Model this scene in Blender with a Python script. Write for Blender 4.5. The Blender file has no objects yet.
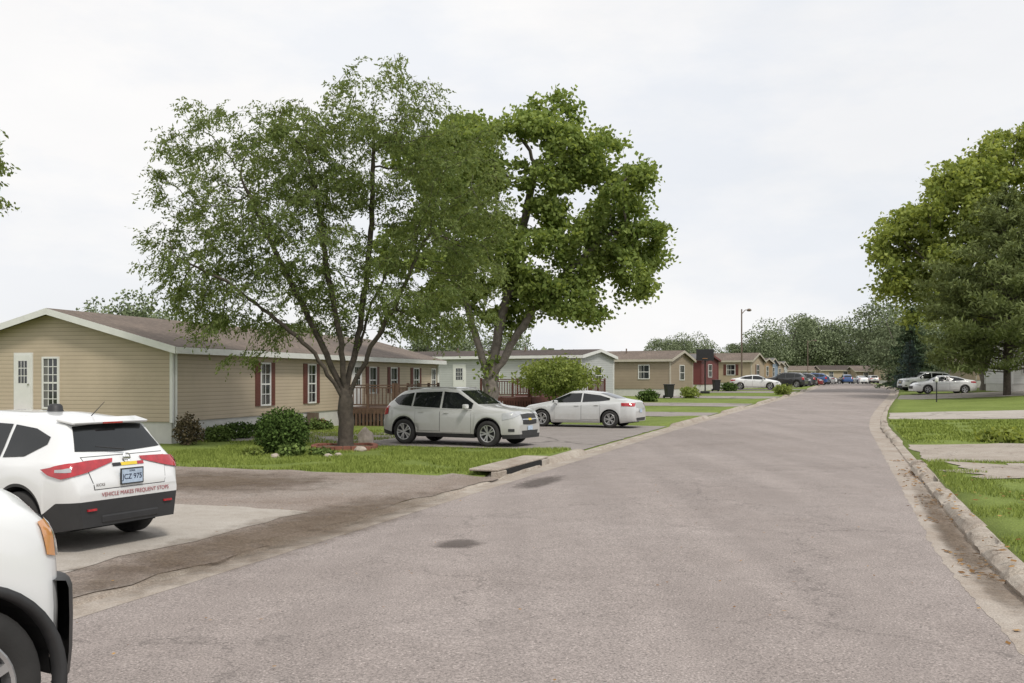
import bpy, bmesh, math, random
import numpy as np
from mathutils import Vector, Matrix, noise as mnoise
from mathutils.bvhtree import BVHTree

random.seed(7)
scene = bpy.context.scene
COL = scene.collection

# ------------------------------------------------------------------ materials
def newmat(name):
    m = bpy.data.materials.new(name); m.use_nodes = True
    nt = m.node_tree
    return m, nt, nt.nodes, nt.links, nt.nodes["Principled BSDF"]

def ramp(nodes, stops):
    r = nodes.new("ShaderNodeValToRGB")
    e = r.color_ramp.elements
    while len(e) < len(stops): e.new(0.5)
    for i, (p, c) in enumerate(stops):
        e[i].position = p
        e[i].color = (c[0], c[1], c[2], 1) if not isinstance(c, (int, float)) else (c, c, c, 1)
    return r

def noise_node(nodes, links, coord, scale, detail=4, rough=0.6):
    n = nodes.new("ShaderNodeTexNoise")
    n.inputs["Scale"].default_value = scale
    n.inputs["Detail"].default_value = detail
    n.inputs["Roughness"].default_value = rough
    links.new(coord, n.inputs["Vector"])
    return n

def mixc(nodes, links, fac, a, b, mode='MIX'):
    m = nodes.new("ShaderNodeMix"); m.data_type = 'RGBA'; m.blend_type = mode
    m.clamp_result = False
    def s(sock, v):
        if isinstance(v, bpy.types.NodeSocket): links.new(v, sock)
        elif isinstance(v, (int, float)): sock.default_value = v if sock.type == 'VALUE' else (v, v, v, 1)
        else: sock.default_value = (v[0], v[1], v[2], 1)
    s(m.inputs[0], fac); s(m.inputs[6], a); s(m.inputs[7], b)
    return m.outputs[2]

def math_node(nodes, links, op, a, b=None):
    m = nodes.new("ShaderNodeMath"); m.operation = op
    for i, v in enumerate((a, b)):
        if v is None: continue
        if isinstance(v, bpy.types.NodeSocket): links.new(v, m.inputs[i])
        else: m.inputs[i].default_value = v
    return m.outputs[0]

def add_bump(nodes, links, bsdf, height, strength=0.3, dist=0.02):
    b = nodes.new("ShaderNodeBump")
    b.inputs["Strength"].default_value = strength
    b.inputs["Distance"].default_value = dist
    links.new(height, b.inputs["Height"])
    links.new(b.outputs[0], bsdf.inputs["Normal"])

def simple(name, col, rough=0.6, metal=0.0, coat=0.0, var=0.12, vscale=3.0, bump=0.0, bscale=40, spec=0.5):
    m, nt, N, L, B = newmat(name)
    tc = N.new("ShaderNodeTexCoord").outputs["Object"]
    n = noise_node(N, L, tc, vscale)
    r = ramp(N, [(0.3, [c*(1-var) for c in col]), (0.7, [min(1, c*(1+var*0.6)) for c in col])])
    L.new(n.outputs[0], r.inputs[0]); L.new(r.outputs[0], B.inputs["Base Color"])
    B.inputs["Roughness"].default_value = rough
    B.inputs["Metallic"].default_value = metal
    B.inputs["Coat Weight"].default_value = coat
    B.inputs["Specular IOR Level"].default_value = spec
    if bump:
        n2 = noise_node(N, L, tc, bscale); add_bump(N, L, B, n2.outputs[0], bump, 0.01)
    return m

def carpaint(name, col, metal=0.0):
    m, nt, N, L, B = newmat(name)
    tc = N.new("ShaderNodeTexCoord").outputs["Object"]
    sep = N.new("ShaderNodeSeparateXYZ"); L.new(tc, sep.inputs[0])
    n = noise_node(N, L, tc, 5, 5, 0.7)
    h = math_node(N, L, 'SUBTRACT', 0.85, sep.outputs[2])
    f = math_node(N, L, 'MULTIPLY', math_node(N, L, 'MAXIMUM', h, 0.0), n.outputs[0])
    f = math_node(N, L, 'MINIMUM', math_node(N, L, 'MULTIPLY', f, 1.1), 0.5)
    L.new(mixc(N, L, f, col, (0.30, 0.26, 0.21)), B.inputs["Base Color"])
    rr = math_node(N, L, 'ADD', 0.28, f); L.new(rr, B.inputs["Roughness"])
    B.inputs["Metallic"].default_value = metal; B.inputs["Coat Weight"].default_value = 0.7
    return m

def siding(name, col, pitch=0.125):
    m, nt, N, L, B = newmat(name)
    tc = N.new("ShaderNodeTexCoord").outputs["Object"]
    sep = N.new("ShaderNodeSeparateXYZ"); L.new(tc, sep.inputs[0])
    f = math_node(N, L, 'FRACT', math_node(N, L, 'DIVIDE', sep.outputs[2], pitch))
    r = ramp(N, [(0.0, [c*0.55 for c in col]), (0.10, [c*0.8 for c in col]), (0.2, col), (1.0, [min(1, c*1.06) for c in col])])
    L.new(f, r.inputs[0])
    n = noise_node(N, L, tc, 0.8)
    r2 = ramp(N, [(0.3, 0.88), (0.7, 1.0)]); L.new(n.outputs[0], r2.inputs[0])
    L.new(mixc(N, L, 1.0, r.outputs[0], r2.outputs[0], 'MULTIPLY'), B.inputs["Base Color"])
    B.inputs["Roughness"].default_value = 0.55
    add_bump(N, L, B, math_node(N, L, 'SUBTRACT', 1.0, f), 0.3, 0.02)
    return m

def shingle(name, col):
    m, nt, N, L, B = newmat(name)
    tc = N.new("ShaderNodeTexCoord").outputs["Object"]
    n = noise_node(N, L, tc, 6, 6, 0.8); n2 = noise_node(N, L, tc, 0.5, 3)
    br = N.new("ShaderNodeTexBrick"); br.inputs["Scale"].default_value = 3.2
    br.inputs["Color1"].default_value = (*[c*1.15 for c in col], 1); br.inputs["Color2"].default_value = (*[c*0.8 for c in col], 1)
    br.inputs["Mortar"].default_value = (*[c*0.5 for c in col], 1); br.inputs["Mortar Size"].default_value = 0.01
    L.new(tc, br.inputs["Vector"])
    r = ramp(N, [(0.3, 0.7), (0.7, 1.15)]); L.new(n.outputs[0], r.inputs[0])
    a = mixc(N, L, 1.0, br.outputs[0], r.outputs[0], 'MULTIPLY')
    r2 = ramp(N, [(0.35, 0.85), (0.65, 1.1)]); L.new(n2.outputs[0], r2.inputs[0])
    L.new(mixc(N, L, 1.0, a, r2.outputs[0], 'MULTIPLY'), B.inputs["Base Color"])
    B.inputs["Roughness"].default_value = 0.9
    return m

def leafmat(name, dark, light, trans=0.38):
    m = bpy.data.materials.new(name); m.use_nodes = True
    N = m.node_tree.nodes; L = m.node_tree.links
    N.clear()
    out = N.new("ShaderNodeOutputMaterial")
    geo = N.new("ShaderNodeNewGeometry")
    tc = N.new("ShaderNodeTexCoord").outputs["Object"]
    n = noise_node(N, L, tc, 0.55, 3)
    s = math_node(N, L, 'ADD', math_node(N, L, 'MULTIPLY', geo.outputs["Random Per Island"], 0.5), math_node(N, L, 'MULTIPLY', n.outputs[0], 0.55))
    r = ramp(N, [(0.2, dark), (0.8, light)]); L.new(s, r.inputs[0])
    d = N.new("ShaderNodeBsdfDiffuse")
    L.new(r.outputs[0], d.inputs["Color"])
    if trans <= 0:
        L.new(d.outputs[0], out.inputs[0]); return m
    t = N.new("ShaderNodeBsdfTranslucent")
    L.new(mixc(N, L, 1.0, r.outputs[0], (1.6, 1.5, 0.8), 'MULTIPLY'), t.inputs["Color"])
    mx = N.new("ShaderNodeMixShader"); mx.inputs[0].default_value = trans
    L.new(d.outputs[0], mx.inputs[1]); L.new(t.outputs[0], mx.inputs[2])
    L.new(mx.outputs[0], out.inputs[0])
    return m

def asphalt_mat():
    m, nt, N, L, B = newmat("road_asphalt")
    tc = N.new("ShaderNodeTexCoord").outputs["Object"]
    big = noise_node(N, L, tc, 0.22, 5, 0.65); mid = noise_node(N, L, tc, 2.5, 5, 0.7); fine = noise_node(N, L, tc, 55, 3, 0.85)
    base = ramp(N, [(0.3, (0.252, 0.217, 0.200)), (0.7, (0.314, 0.275, 0.257))]); L.new(big.outputs[0], base.inputs[0])
    rm = ramp(N, [(0.3, 0.90), (0.7, 1.07)]); L.new(mid.outputs[0], rm.inputs[0])
    a = mixc(N, L, 1.0, base.outputs[0], rm.outputs[0], 'MULTIPLY')
    rf = ramp(N, [(0.34, 0.48), (0.5, 1.0), (0.66, 1.5)]); L.new(fine.outputs[0], rf.inputs[0])
    a = mixc(N, L, 1.0, a, rf.outputs[0], 'MULTIPLY')
    v2 = N.new("ShaderNodeTexVoronoi"); v2.inputs["Scale"].default_value = 24; L.new(tc, v2.inputs["Vector"])
    rs = ramp(N, [(0.0, 1.75), (0.15, 1.4), (0.22, 1.0)]); L.new(v2.outputs["Distance"], rs.inputs[0])
    a = mixc(N, L, 1.0, a, rs.outputs[0], 'MULTIPLY')
    v3 = N.new("ShaderNodeTexVoronoi"); v3.inputs["Scale"].default_value = 15; L.new(tc, v3.inputs["Vector"])
    rs = ramp(N, [(0.0, 0.35), (0.11, 0.6), (0.17, 1.0)]); L.new(v3.outputs["Distance"], rs.inputs[0])
    a = mixc(N, L, 1.0, a, rs.outputs[0], 'MULTIPLY')
    mp = N.new("ShaderNodeMapping"); mp.inputs["Rotation"].default_value = (0, 0, math.radians(18.2)); mp.inputs["Scale"].default_value = (1.1, 0.05, 1)
    L.new(tc, mp.inputs[0]); sn = noise_node(N, L, mp.outputs[0], 1.0, 3, 0.5)
    rk = ramp(N, [(0.35, 0.92), (0.65, 1.05)]); L.new(sn.outputs[0], rk.inputs[0])
    a = mixc(N, L, 1.0, a, rk.outputs[0], 'MULTIPLY')
    wn = noise_node(N, L, tc, 0.9, 5, 0.7)
    wv = N.new("ShaderNodeVectorMath"); wv.operation = 'SCALE'; L.new(wn.outputs["Color"], wv.inputs[0]); wv.inputs[3].default_value = 1.8
    av = N.new("ShaderNodeVectorMath"); av.operation = 'ADD'; L.new(tc, av.inputs[0]); L.new(wv.outputs[0], av.inputs[1])
    vo = N.new("ShaderNodeTexVoronoi"); vo.feature = 'DISTANCE_TO_EDGE'; vo.inputs["Scale"].default_value = 0.2; L.new(av.outputs[0], vo.inputs["Vector"])
    rc = ramp(N, [(0.0, 0.0), (0.0045, 1.0)]); L.new(vo.outputs[0], rc.inputs[0])
    msk = ramp(N, [(0.5, 1.0), (0.62, 0.0)]); L.new(big.outputs[0], msk.inputs[0])
    cr = math_node(N, L, 'MULTIPLY', math_node(N, L, 'SUBTRACT', 1.0, rc.outputs[0]), 0.5)
    cr = math_node(N, L, 'MULTIPLY', cr, msk.outputs[0])
    a = mixc(N, L, cr, a, (0.08, 0.07, 0.065))
    L.new(a, B.inputs["Base Color"]); B.inputs["Roughness"].default_value = 0.9
    B.inputs["Specular IOR Level"].default_value = 0.25
    add_bump(N, L, B, fine.outputs[0], 0.5, 0.008)
    return m

def ground_noise_mat(name, cols, s1=0.5, s2=8, s3=60, bump=0.5, rough=0.95, contrast=0.25, feather=None, cracks=0.0):
    m, nt, N, L, B = newmat(name)
    tc = N.new("ShaderNodeTexCoord").outputs["Object"]
    a = noise_node(N, L, tc, s1, 5, 0.65); b = noise_node(N, L, tc, s2, 5, 0.7); c = noise_node(N, L, tc, s3, 2, 0.8)
    st = [(0.28 + 0.44*i/(len(cols)-1), k) for i, k in enumerate(cols)]
    r = ramp(N, st)
    s = math_node(N, L, 'ADD', math_node(N, L, 'MULTIPLY', a.outputs[0], 0.65), math_node(N, L, 'MULTIPLY', b.outputs[0], 0.35))
    L.new(s, r.inputs[0])
    rf = ramp(N, [(0.3, 1-contrast*1.3), (0.7, 1+contrast)]); L.new(c.outputs[0], rf.inputs[0])
    col = mixc(N, L, 1.0, r.outputs[0], rf.outputs[0], 'MULTIPLY')
    if cracks:
        wv = N.new("ShaderNodeVectorMath"); wv.operation = 'SCALE'; L.new(a.outputs["Color"], wv.inputs[0]); wv.inputs[3].default_value = 1.5
        av = N.new("ShaderNodeVectorMath"); av.operation = 'ADD'; L.new(tc, av.inputs[0]); L.new(wv.outputs[0], av.inputs[1])
        vo = N.new("ShaderNodeTexVoronoi"); vo.feature = 'DISTANCE_TO_EDGE'; vo.inputs["Scale"].default_value = cracks; L.new(av.outputs[0], vo.inputs["Vector"])
        rc = ramp(N, [(0.0, 0.5), (0.012, 1.0)]); L.new(vo.outputs[0], rc.inputs[0])
        col = mixc(N, L, 1.0, col, rc.outputs[0], 'MULTIPLY')
    L.new(col, B.inputs["Base Color"])
    B.inputs["Roughness"].default_value = rough; B.inputs["Specular IOR Level"].default_value = 0.2
    add_bump(N, L, B, c.outputs[0], bump, 0.02)
    if feather:
        at = N.new("ShaderNodeAttribute"); at.attribute_name = "fade"
        nn = noise_node(N, L, tc, feather[0], 6, 0.75)
        v = math_node(N, L, 'ADD', math_node(N, L, 'MULTIPLY', at.outputs["Fac"], 1.0), math_node(N, L, 'SUBTRACT', nn.outputs[0], 0.5+feather[1]))
        rr = ramp(N, [(0.22, 0.0), (0.66, feather[2])]); L.new(v, rr.inputs[0])
        L.new(rr.outputs[0], B.inputs["Alpha"])
    return m

M = {}
M['asphalt'] = asphalt_mat()
M['grass'] = ground_noise_mat("lawn_grass", [(0.105, 0.135, 0.028), (0.145, 0.190, 0.040), (0.185, 0.235, 0.055), (0.25, 0.255, 0.10)], 0.35, 5, 35, 0.8, contrast=0.4)
M['dirt'] = ground_noise_mat("gravel_drive", [(0.20, 0.16, 0.13), (0.255, 0.21, 0.18), (0.30, 0.26, 0.23), (0.33, 0.295, 0.265)], 0.45, 3, 30, 0.6, contrast=0.34)
M['soil'] = ground_noise_mat("brown_soil", [(0.09, 0.06, 0.04), (0.14, 0.10, 0.07), (0.20, 0.155, 0.12)], 0.9, 5, 30, 0.8, contrast=0.4)
M['soilf'] = ground_noise_mat("scattered_soil", [(0.12, 0.085, 0.06), (0.17, 0.13, 0.095), (0.23, 0.18, 0.145)], 0.9, 5, 30, 0.6, contrast=0.4, feather=(2.2, 0.14, 0.75))
M['stainf'] = ground_noise_mat("dark_road_stain", [(0.12, 0.10, 0.09), (0.16, 0.14, 0.13)], 1, 6, 50, 0.3, feather=(3.5, -0.02, 0.75))
M['concrete'] = ground_noise_mat("concrete_slab", [(0.31, 0.275, 0.235), (0.39, 0.355, 0.315), (0.45, 0.42, 0.38)], 0.5, 4, 50, 0.25, contrast=0.14, cracks=0.22)
M['drive2'] = ground_noise_mat("pale_drive_asphalt", [(0.22, 0.195, 0.18), (0.28, 0.252, 0.235), (0.32, 0.293, 0.275)], 0.5, 4, 45, 0.3, contrast=0.22, cracks=0.16)
M['oldconc'] = ground_noise_mat("cracked_concrete", [(0.28, 0.235, 0.195), (0.36, 0.315, 0.27), (0.43, 0.39, 0.34)], 0.8, 5, 45, 0.4, contrast=0.2, cracks=0.6)
M['white'] = simple("white_trim", (0.70, 0.70, 0.68), 0.5, var=0.06)
M['creamtrim'] = simple("cream_trim", (0.46, 0.42, 0.35), 0.5, var=0.06)
M['skirt'] = simple("white_skirting", (0.58, 0.57, 0.54), 0.6, var=0.1)
M['glass'] = simple("dark_window_glass", (0.02, 0.024, 0.027), 0.06, var=0.2, spec=0.8)
M['carglass'] = simple("car_glass", (0.012, 0.014, 0.015), 0.04, var=0.1, spec=0.55)
M['paint'] = carpaint("white_car_paint", (0.74, 0.75, 0.75))
M['paint_pearl'] = carpaint("pale_silver_car_paint", (0.50, 0.505, 0.49), 0.15)
M['paint_silver'] = carpaint("white_silver_car_paint", (0.58, 0.59, 0.59), 0.1)
M['paint_dark'] = simple("charcoal_car_paint", (0.03, 0.032, 0.036), 0.25, coat=0.8, var=0.05)
M['paint_blue'] = simple("blue_car_paint", (0.03, 0.08, 0.22), 0.25, coat=0.8, var=0.05)
M['paint_red'] = simple("dark_red_car_paint", (0.18, 0.02, 0.02), 0.25, coat=0.8, var=0.05)
M['plastic'] = simple("black_plastic", (0.028, 0.028, 0.029), 0.55, var=0.2)
M['seam'] = simple("panel_gap", (0.05, 0.05, 0.05), 0.8)
M['rubber'] = simple("tyre_rubber", (0.026, 0.025, 0.024), 0.85, var=0.3, bump=0.2)
M['alloy'] = simple("alloy_rim", (0.50, 0.50, 0.50), 0.3, metal=0.7)
M['chrome'] = simple("chrome_trim", (0.6, 0.6, 0.6), 0.15, metal=1.0)
M['redlamp'] = simple("red_lamp", (0.42, 0.012, 0.02), 0.12, coat=1, var=0.3, vscale=12)
M['headlamp'] = simple("headlamp_lens", (0.42, 0.43, 0.44), 0.1, coat=1, var=0.15, vscale=6)
M['amber'] = simple("amber_lens", (0.60, 0.27, 0.09), 0.15, coat=1)
M['plate'] = simple("number_plate_face", (0.45, 0.55, 0.68), 0.5, var=0.2, vscale=15)
M['yellow'] = simple("yellow_sticker", (0.75, 0.55, 0.05), 0.5)
M['redtext'] = simple("red_lettering", (0.36, 0.09, 0.10), 0.5)
M['bluetext'] = simple("dark_lettering", (0.02, 0.03, 0.07), 0.5)
M['shutter'] = simple("brick_red_shutter", (0.135, 0.042, 0.030), 0.6, var=0.15)
M['deck'] = simple("stained_deck_wood", (0.120, 0.070, 0.046), 0.75, var=0.35, vscale=6)
M['deckred'] = simple("red_brown_deck_wood", (0.12, 0.045, 0.035), 0.75, var=0.3, vscale=6)
M['bark'] = simple("tree_bark", (0.080, 0.066, 0.052), 0.95, var=0.45, vscale=7, bump=0.9, bscale=22)
M['bark2'] = simple("grey_tree_bark", (0.16, 0.14, 0.12), 0.95, var=0.4, vscale=6, bump=0.9, bscale=18)
M['leafA'] = leafmat("locust_leaves", (0.080, 0.118, 0.040), (0.225, 0.275, 0.112), 0.42)
M['leafB'] = leafmat("cottonwood_leaves", (0.095, 0.145, 0.038), (0.300, 0.370, 0.125), 0.42)
M['leafC'] = leafmat("right_tree_leaves", (0.130, 0.175, 0.045), (0.350, 0.400, 0.130), 0.42)
M['leafD'] = leafmat("hazed_distant_leaves", (0.125, 0.155, 0.090), (0.235, 0.275, 0.160), 0.0)  # distance haze painted into the leaf colour: paler and slightly bluish
M['leafY'] = leafmat("yellow_green_leaves", (0.13, 0.175, 0.045), (0.30, 0.35, 0.11), 0.25)
M['bushmat'] = leafmat("bush_leaves", (0.035, 0.062, 0.018), (0.105, 0.16, 0.044), 0.0)
M['bushmid'] = leafmat("mid_green_bush_leaves", (0.06, 0.095, 0.026), (0.17, 0.23, 0.07), 0.0)
M['redbush'] = leafmat("red_leaf_bush", (0.07, 0.06, 0.04), (0.15, 0.12, 0.07), 0.0)
M['needle'] = leafmat("pine_needles", (0.080, 0.105, 0.040), (0.210, 0.245, 0.105), 0.2)
M['needledk'] = leafmat("dark_spruce_needles", (0.04, 0.06, 0.035), (0.10, 0.14, 0.075), 0.0)
M['spruce'] = leafmat("blue_spruce_needles", (0.05, 0.075, 0.066), (0.12, 0.16, 0.145), 0.0)
M['blade'] = leafmat("grass_blades", (0.120, 0.160, 0.032), (0.29, 0.345, 0.09), 0.0)
M['litter'] = leafmat("dry_leaves", (0.14, 0.065, 0.025), (0.42, 0.26, 0.11), 0.0)
M['brick'] = simple("red_edging_block", (0.24, 0.095, 0.065), 0.9, var=0.35, vscale=5)
M['stone'] = simple("pale_stone", (0.42, 0.36, 0.31), 0.9, var=0.3, vscale=5, bump=0.5, bscale=15)
M['metal'] = simple("weathered_metal", (0.16, 0.12, 0.09), 0.6, metal=0.3)
M['bin'] = simple("black_bin_plastic", (0.015, 0.015, 0.017), 0.5)
M['black'] = simple("black_void", (0.006, 0.006, 0.006), 0.95)
M['flower'] = simple("yellow_flowers", (0.45, 0.36, 0.06), 0.7)
M['pinkflower'] = simple("red_flowers", (0.4, 0.08, 0.08), 0.7)

# ------------------------------------------------------------------ mesh helpers
def mkmesh(name, verts, faces, mats, matidx=None, smooth=False):
    me = bpy.data.meshes.new(name)
    me.from_pydata([tuple(v) for v in verts], [], faces)
    if not isinstance(mats, (list, tuple)): mats = [mats]
    for m in mats: me.materials.append(m)
    if matidx is not None: me.polygons.foreach_set("material_index", matidx)
    if smooth: me.polygons.foreach_set("use_smooth", [True]*len(me.polygons))
    me.update()
    return me

def mkobj(name, me, parent=None, loc=None, rotz=None, label=None, category=None, kind=None, group=None):
    o = bpy.data.objects.new(name, me)
    COL.objects.link(o)
    if parent is not None: o.parent = parent
    if loc is not None: o.location = loc
    if rotz is not None: o.rotation_euler = (0, 0, rotz)
    if label: o["label"] = label
    if category: o["category"] = category
    if kind: o["kind"] = kind
    if group: o["group"] = group
    return o

def thing(name, loc, rotz, label, category, group=None):
    return mkobj(name, None, None, loc, rotz, label, category, None, group)

class MB:
    def __init__(s): s.v = []; s.f = []; s.m = []
    def box(s, x0, x1, y0, y1, z0, z1, mi=0):
        b = len(s.v)
        s.v += [(x0,y0,z0),(x1,y0,z0),(x1,y1,z0),(x0,y1,z0),(x0,y0,z1),(x1,y0,z1),(x1,y1,z1),(x0,y1,z1)]
        s.f += [(b,b+3,b+2,b+1),(b+4,b+5,b+6,b+7),(b,b+1,b+5,b+4),(b+1,b+2,b+6,b+5),(b+2,b+3,b+7,b+6),(b+3,b,b+4,b+7)]
        s.m += [mi]*6; return s
    def poly(s, pts, mi=0):
        b = len(s.v); s.v += [tuple(p) for p in pts]; s.f.append(tuple(range(b, b+len(pts)))); s.m.append(mi); return s
    def cyl(s, p0, p1, r0, r1=None, n=10, mi=0, cap=True):
        r1 = r0 if r1 is None else r1
        p0 = Vector(p0); p1 = Vector(p1); d = (p1-p0).normalized()
        u = d.orthogonal().normalized(); w = d.cross(u)
        b = len(s.v)
        for p, r in ((p0, r0), (p1, r1)):
            for i in range(n):
                a = 2*math.pi*i/n
                s.v.append(tuple(p + u*math.cos(a)*r + w*math.sin(a)*r))
        for i in range(n):
            j = (i+1) % n
            s.f.append((b+i, b+j, b+n+j, b+n+i)); s.m.append(mi)
        if cap:
            s.f.append(tuple(b+i for i in reversed(range(n)))); s.f.append(tuple(b+n+i for i in range(n))); s.m += [mi, mi]
        return s
    def lathe(s, prof, n=28, axis='y', mi=0, c=(0, 0, 0)):
        b = len(s.v); k = len(prof)
        for i in range(n):
            a = 2*math.pi*i/n
            for r, h in prof:
                if axis == 'y': s.v.append((c[0]+r*math.cos(a), c[1]+h, c[2]+r*math.sin(a)))
                else: s.v.append((c[0]+r*math.cos(a), c[1]+r*math.sin(a), c[2]+h))
        for i in range(n):
            j = (i+1) % n
            for q in range(k-1):
                s.f.append((b+i*k+q, b+i*k+q+1, b+j*k+q+1, b+j*k+q)); s.m.append(mi)
        return s
    def mesh(s, name, mats, smooth=False): return mkmesh(name, s.v, s.f, mats, s.m, smooth)
    def obj(s, name, mats, parent=None, smooth=False, bevel=0, **k):
        o = mkobj(name, s.mesh(name, mats, smooth), parent, **k)
        if bevel:
            md = o.modifiers.new("b", 'BEVEL'); md.width = bevel; md.segments = 2; md.limit_method = 'ANGLE'
        return o

def bulk(name, V, nper, mat):
    n = len(V)//nper
    me = bpy.data.meshes.new(name)
    me.vertices.add(len(V)); me.vertices.foreach_set("co", V.astype(np.float32).ravel())
    me.loops.add(len(V)); me.loops.foreach_set("vertex_index", np.arange(len(V), dtype=np.int32))
    me.polygons.add(n)
    me.polygons.foreach_set("loop_start", np.arange(0, len(V), nper, dtype=np.int32))
    me.polygons.foreach_set("loop_total", np.full(n, nper, dtype=np.int32))
    me.materials.append(mat); me.update(calc_edges=True); me.validate()
    return me

def leaf_quads(C, ln, wd, droop, rng, flat=0.0, D=None):
    n = len(C)
    d = rng.normal(size=(n, 3)); d[:, 2] -= droop
    if D is not None: d = d*0.55 + D*1.3
    d /= np.linalg.norm(d, axis=1)[:, None]
    r = rng.normal(size=(n, 3)); r[:, 2] *= (1-flat)
    s = np.cross(d, r); s /= (np.linalg.norm(s, axis=1)[:, None]+1e-9)
    L = (ln*rng.uniform(0.6, 1.3, n))[:, None]; W = (wd*rng.uniform(0.6, 1.3, n))[:, None]
    V = np.empty((n, 4, 3))
    V[:, 0] = C-d*L/2; V[:, 1] = C+s*W/2; V[:, 2] = C+d*L/2; V[:, 3] = C-s*W/2
    return V.reshape(-1, 3)

# ------------------------------------------------------------------ terrain
DX, DY = 0.3129, 0.9498
def XY(s, t): return (DX*s + DY*t, DY*s - DX*t)
def ST(x, y): return (DX*x + DY*y, DY*x - DX*y)
def sm(a, b, x):
    u = min(1, max(0, (x-a)/(b-a))); return u*u*(3-2*u)
def cc(s): return 3.5*sm(38, 110, s)
def er(s): return 0.42*(1-sm(3.5, 13, s))
def XYc(s, tp):
    return XY(s, tp + cc(s) + (er(s)*min(1, max(0, tp/1.05))))
DL = [(-80, 18.6), (26.2, 41), (50, 55), (63, 68), (76.5, 81.5), (90, 95), (99, 104), (114, 119), (128, 133), (142, 147), (156, 161)]
DR = [(25.2, 32), (49, 57), (76, 86), (100, 106), (125, 131)]
def kerbh(s, side):
    h = 0.12
    for a, b in (DL if side < 0 else DR):
        h = min(h, 0.12 - 0.105*sm(a-0.5, a, s)*(1-sm(b, b+0.5, s)))
    return h
def G(s, tp): return 0.9*sm(40, 115, s) + 0.4*sm(3, 14, tp)*sm(20, 80, s)
def gz(s, tp):
    if -6.74 < tp < 1.74: return G(s, tp) - 0.12
    if tp <= -6.74: e = kerbh(s, -1); d = -6.74-tp; f = 0.03
    else: e = kerbh(s, 1); d = tp-1.74; f = 0.10
    return G(s, tp) + e - 0.008 + (f-e)*sm(0, 3, d)
def gxy(x, y):
    s, t = ST(x, y); return gz(s, t-cc(s))
def roadz(s, t): return G(s, t) + 0.045*(1-((t+2.5)/3.56)**2)
def surf(s, t):
    if -6.06 <= t <= 1.06: return roadz(s, t)
    if t < -6.06 and t > -6.76: return G(s, t)+0.012+(0.016+kerbh(s, -1)-0.015)*sm(-6.3, -6.5, t)
    if -6.74 < t < 1.74: return G(s, t)+0.012
    return gz(s, t)+0.024

def grid(name, ss, ts, zf, mat, kind="structure", jit=0, smooth=True, category=None, fade=None):
    V = []; F = []; FA = []
    for i, s in enumerate(ss):
        for j, tp in enumerate(ts):
            s2, t2 = s, tp
            if jit and (i in (0, len(ss)-1) or j in (0, len(ts)-1)):
                s2 += jit*(mnoise.noise(Vector((s*1.3, tp*1.3, 3)))); t2 += jit*(mnoise.noise(Vector((s*1.3, tp*1.3, 9))))
            x, y = XYc(s2, t2); V.append((x, y, zf(s2, t2)))
            if fade:
                u = 2*i/(len(ss)-1)-1; v = 2*j/(len(ts)-1)-1
                FA.append(max(0, 1-(abs(u)**fade+abs(v)**fade)**(1/fade)))
    n = len(ts)
    for i in range(len(ss)-1):
        for j in range(n-1):
            F.append((i*n+j, (i+1)*n+j, (i+1)*n+j+1, i*n+j+1))
    me = mkmesh(name, V, F, mat, smooth=smooth)
    if me.polygons[0].normal.z < 0:
        me.flip_normals()
    if fade:
        at = me.attributes.new("fade", 'FLOAT', 'POINT'); at.data.foreach_set("value", FA)
    return mkobj(name, me, kind=kind)

def rng_(a, b, st):
    n = max(1, int(round((b-a)/st))); return [a+(b-a)*i/n for i in range(n+1)]
SS = rng_(-60, -5, 5)[:-1] + rng_(-5, 60, 0.5)[:-1] + rng_(60, 180, 1.5)[:-1] + rng_(180, 460, 14)[:-1] + [460, 700, 1500, 3000]
TL = [-2500, -1200, -500, -300, -200] + rng_(-140, -30, 10)[:-1] + rng_(-30, -14, 2)[:-1] + rng_(-14, -6.75, 0.5)
TR = rng_(1.75, 10, 0.5)[:-1] + rng_(10, 30, 2)[:-1] + rng_(30, 140, 10) + [200, 300, 500, 1200, 2500]
grid("ground", SS, TL + [-6.72, -4, -2, 0, 1.72] + TR, gz, M['grass'])
RS = rng_(-40, 60, 1)[:-1] + rng_(60, 205, 2)
grid("road", RS, rng_(-6.06, 1.06, 0.7), roadz, M['asphalt'])

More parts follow.
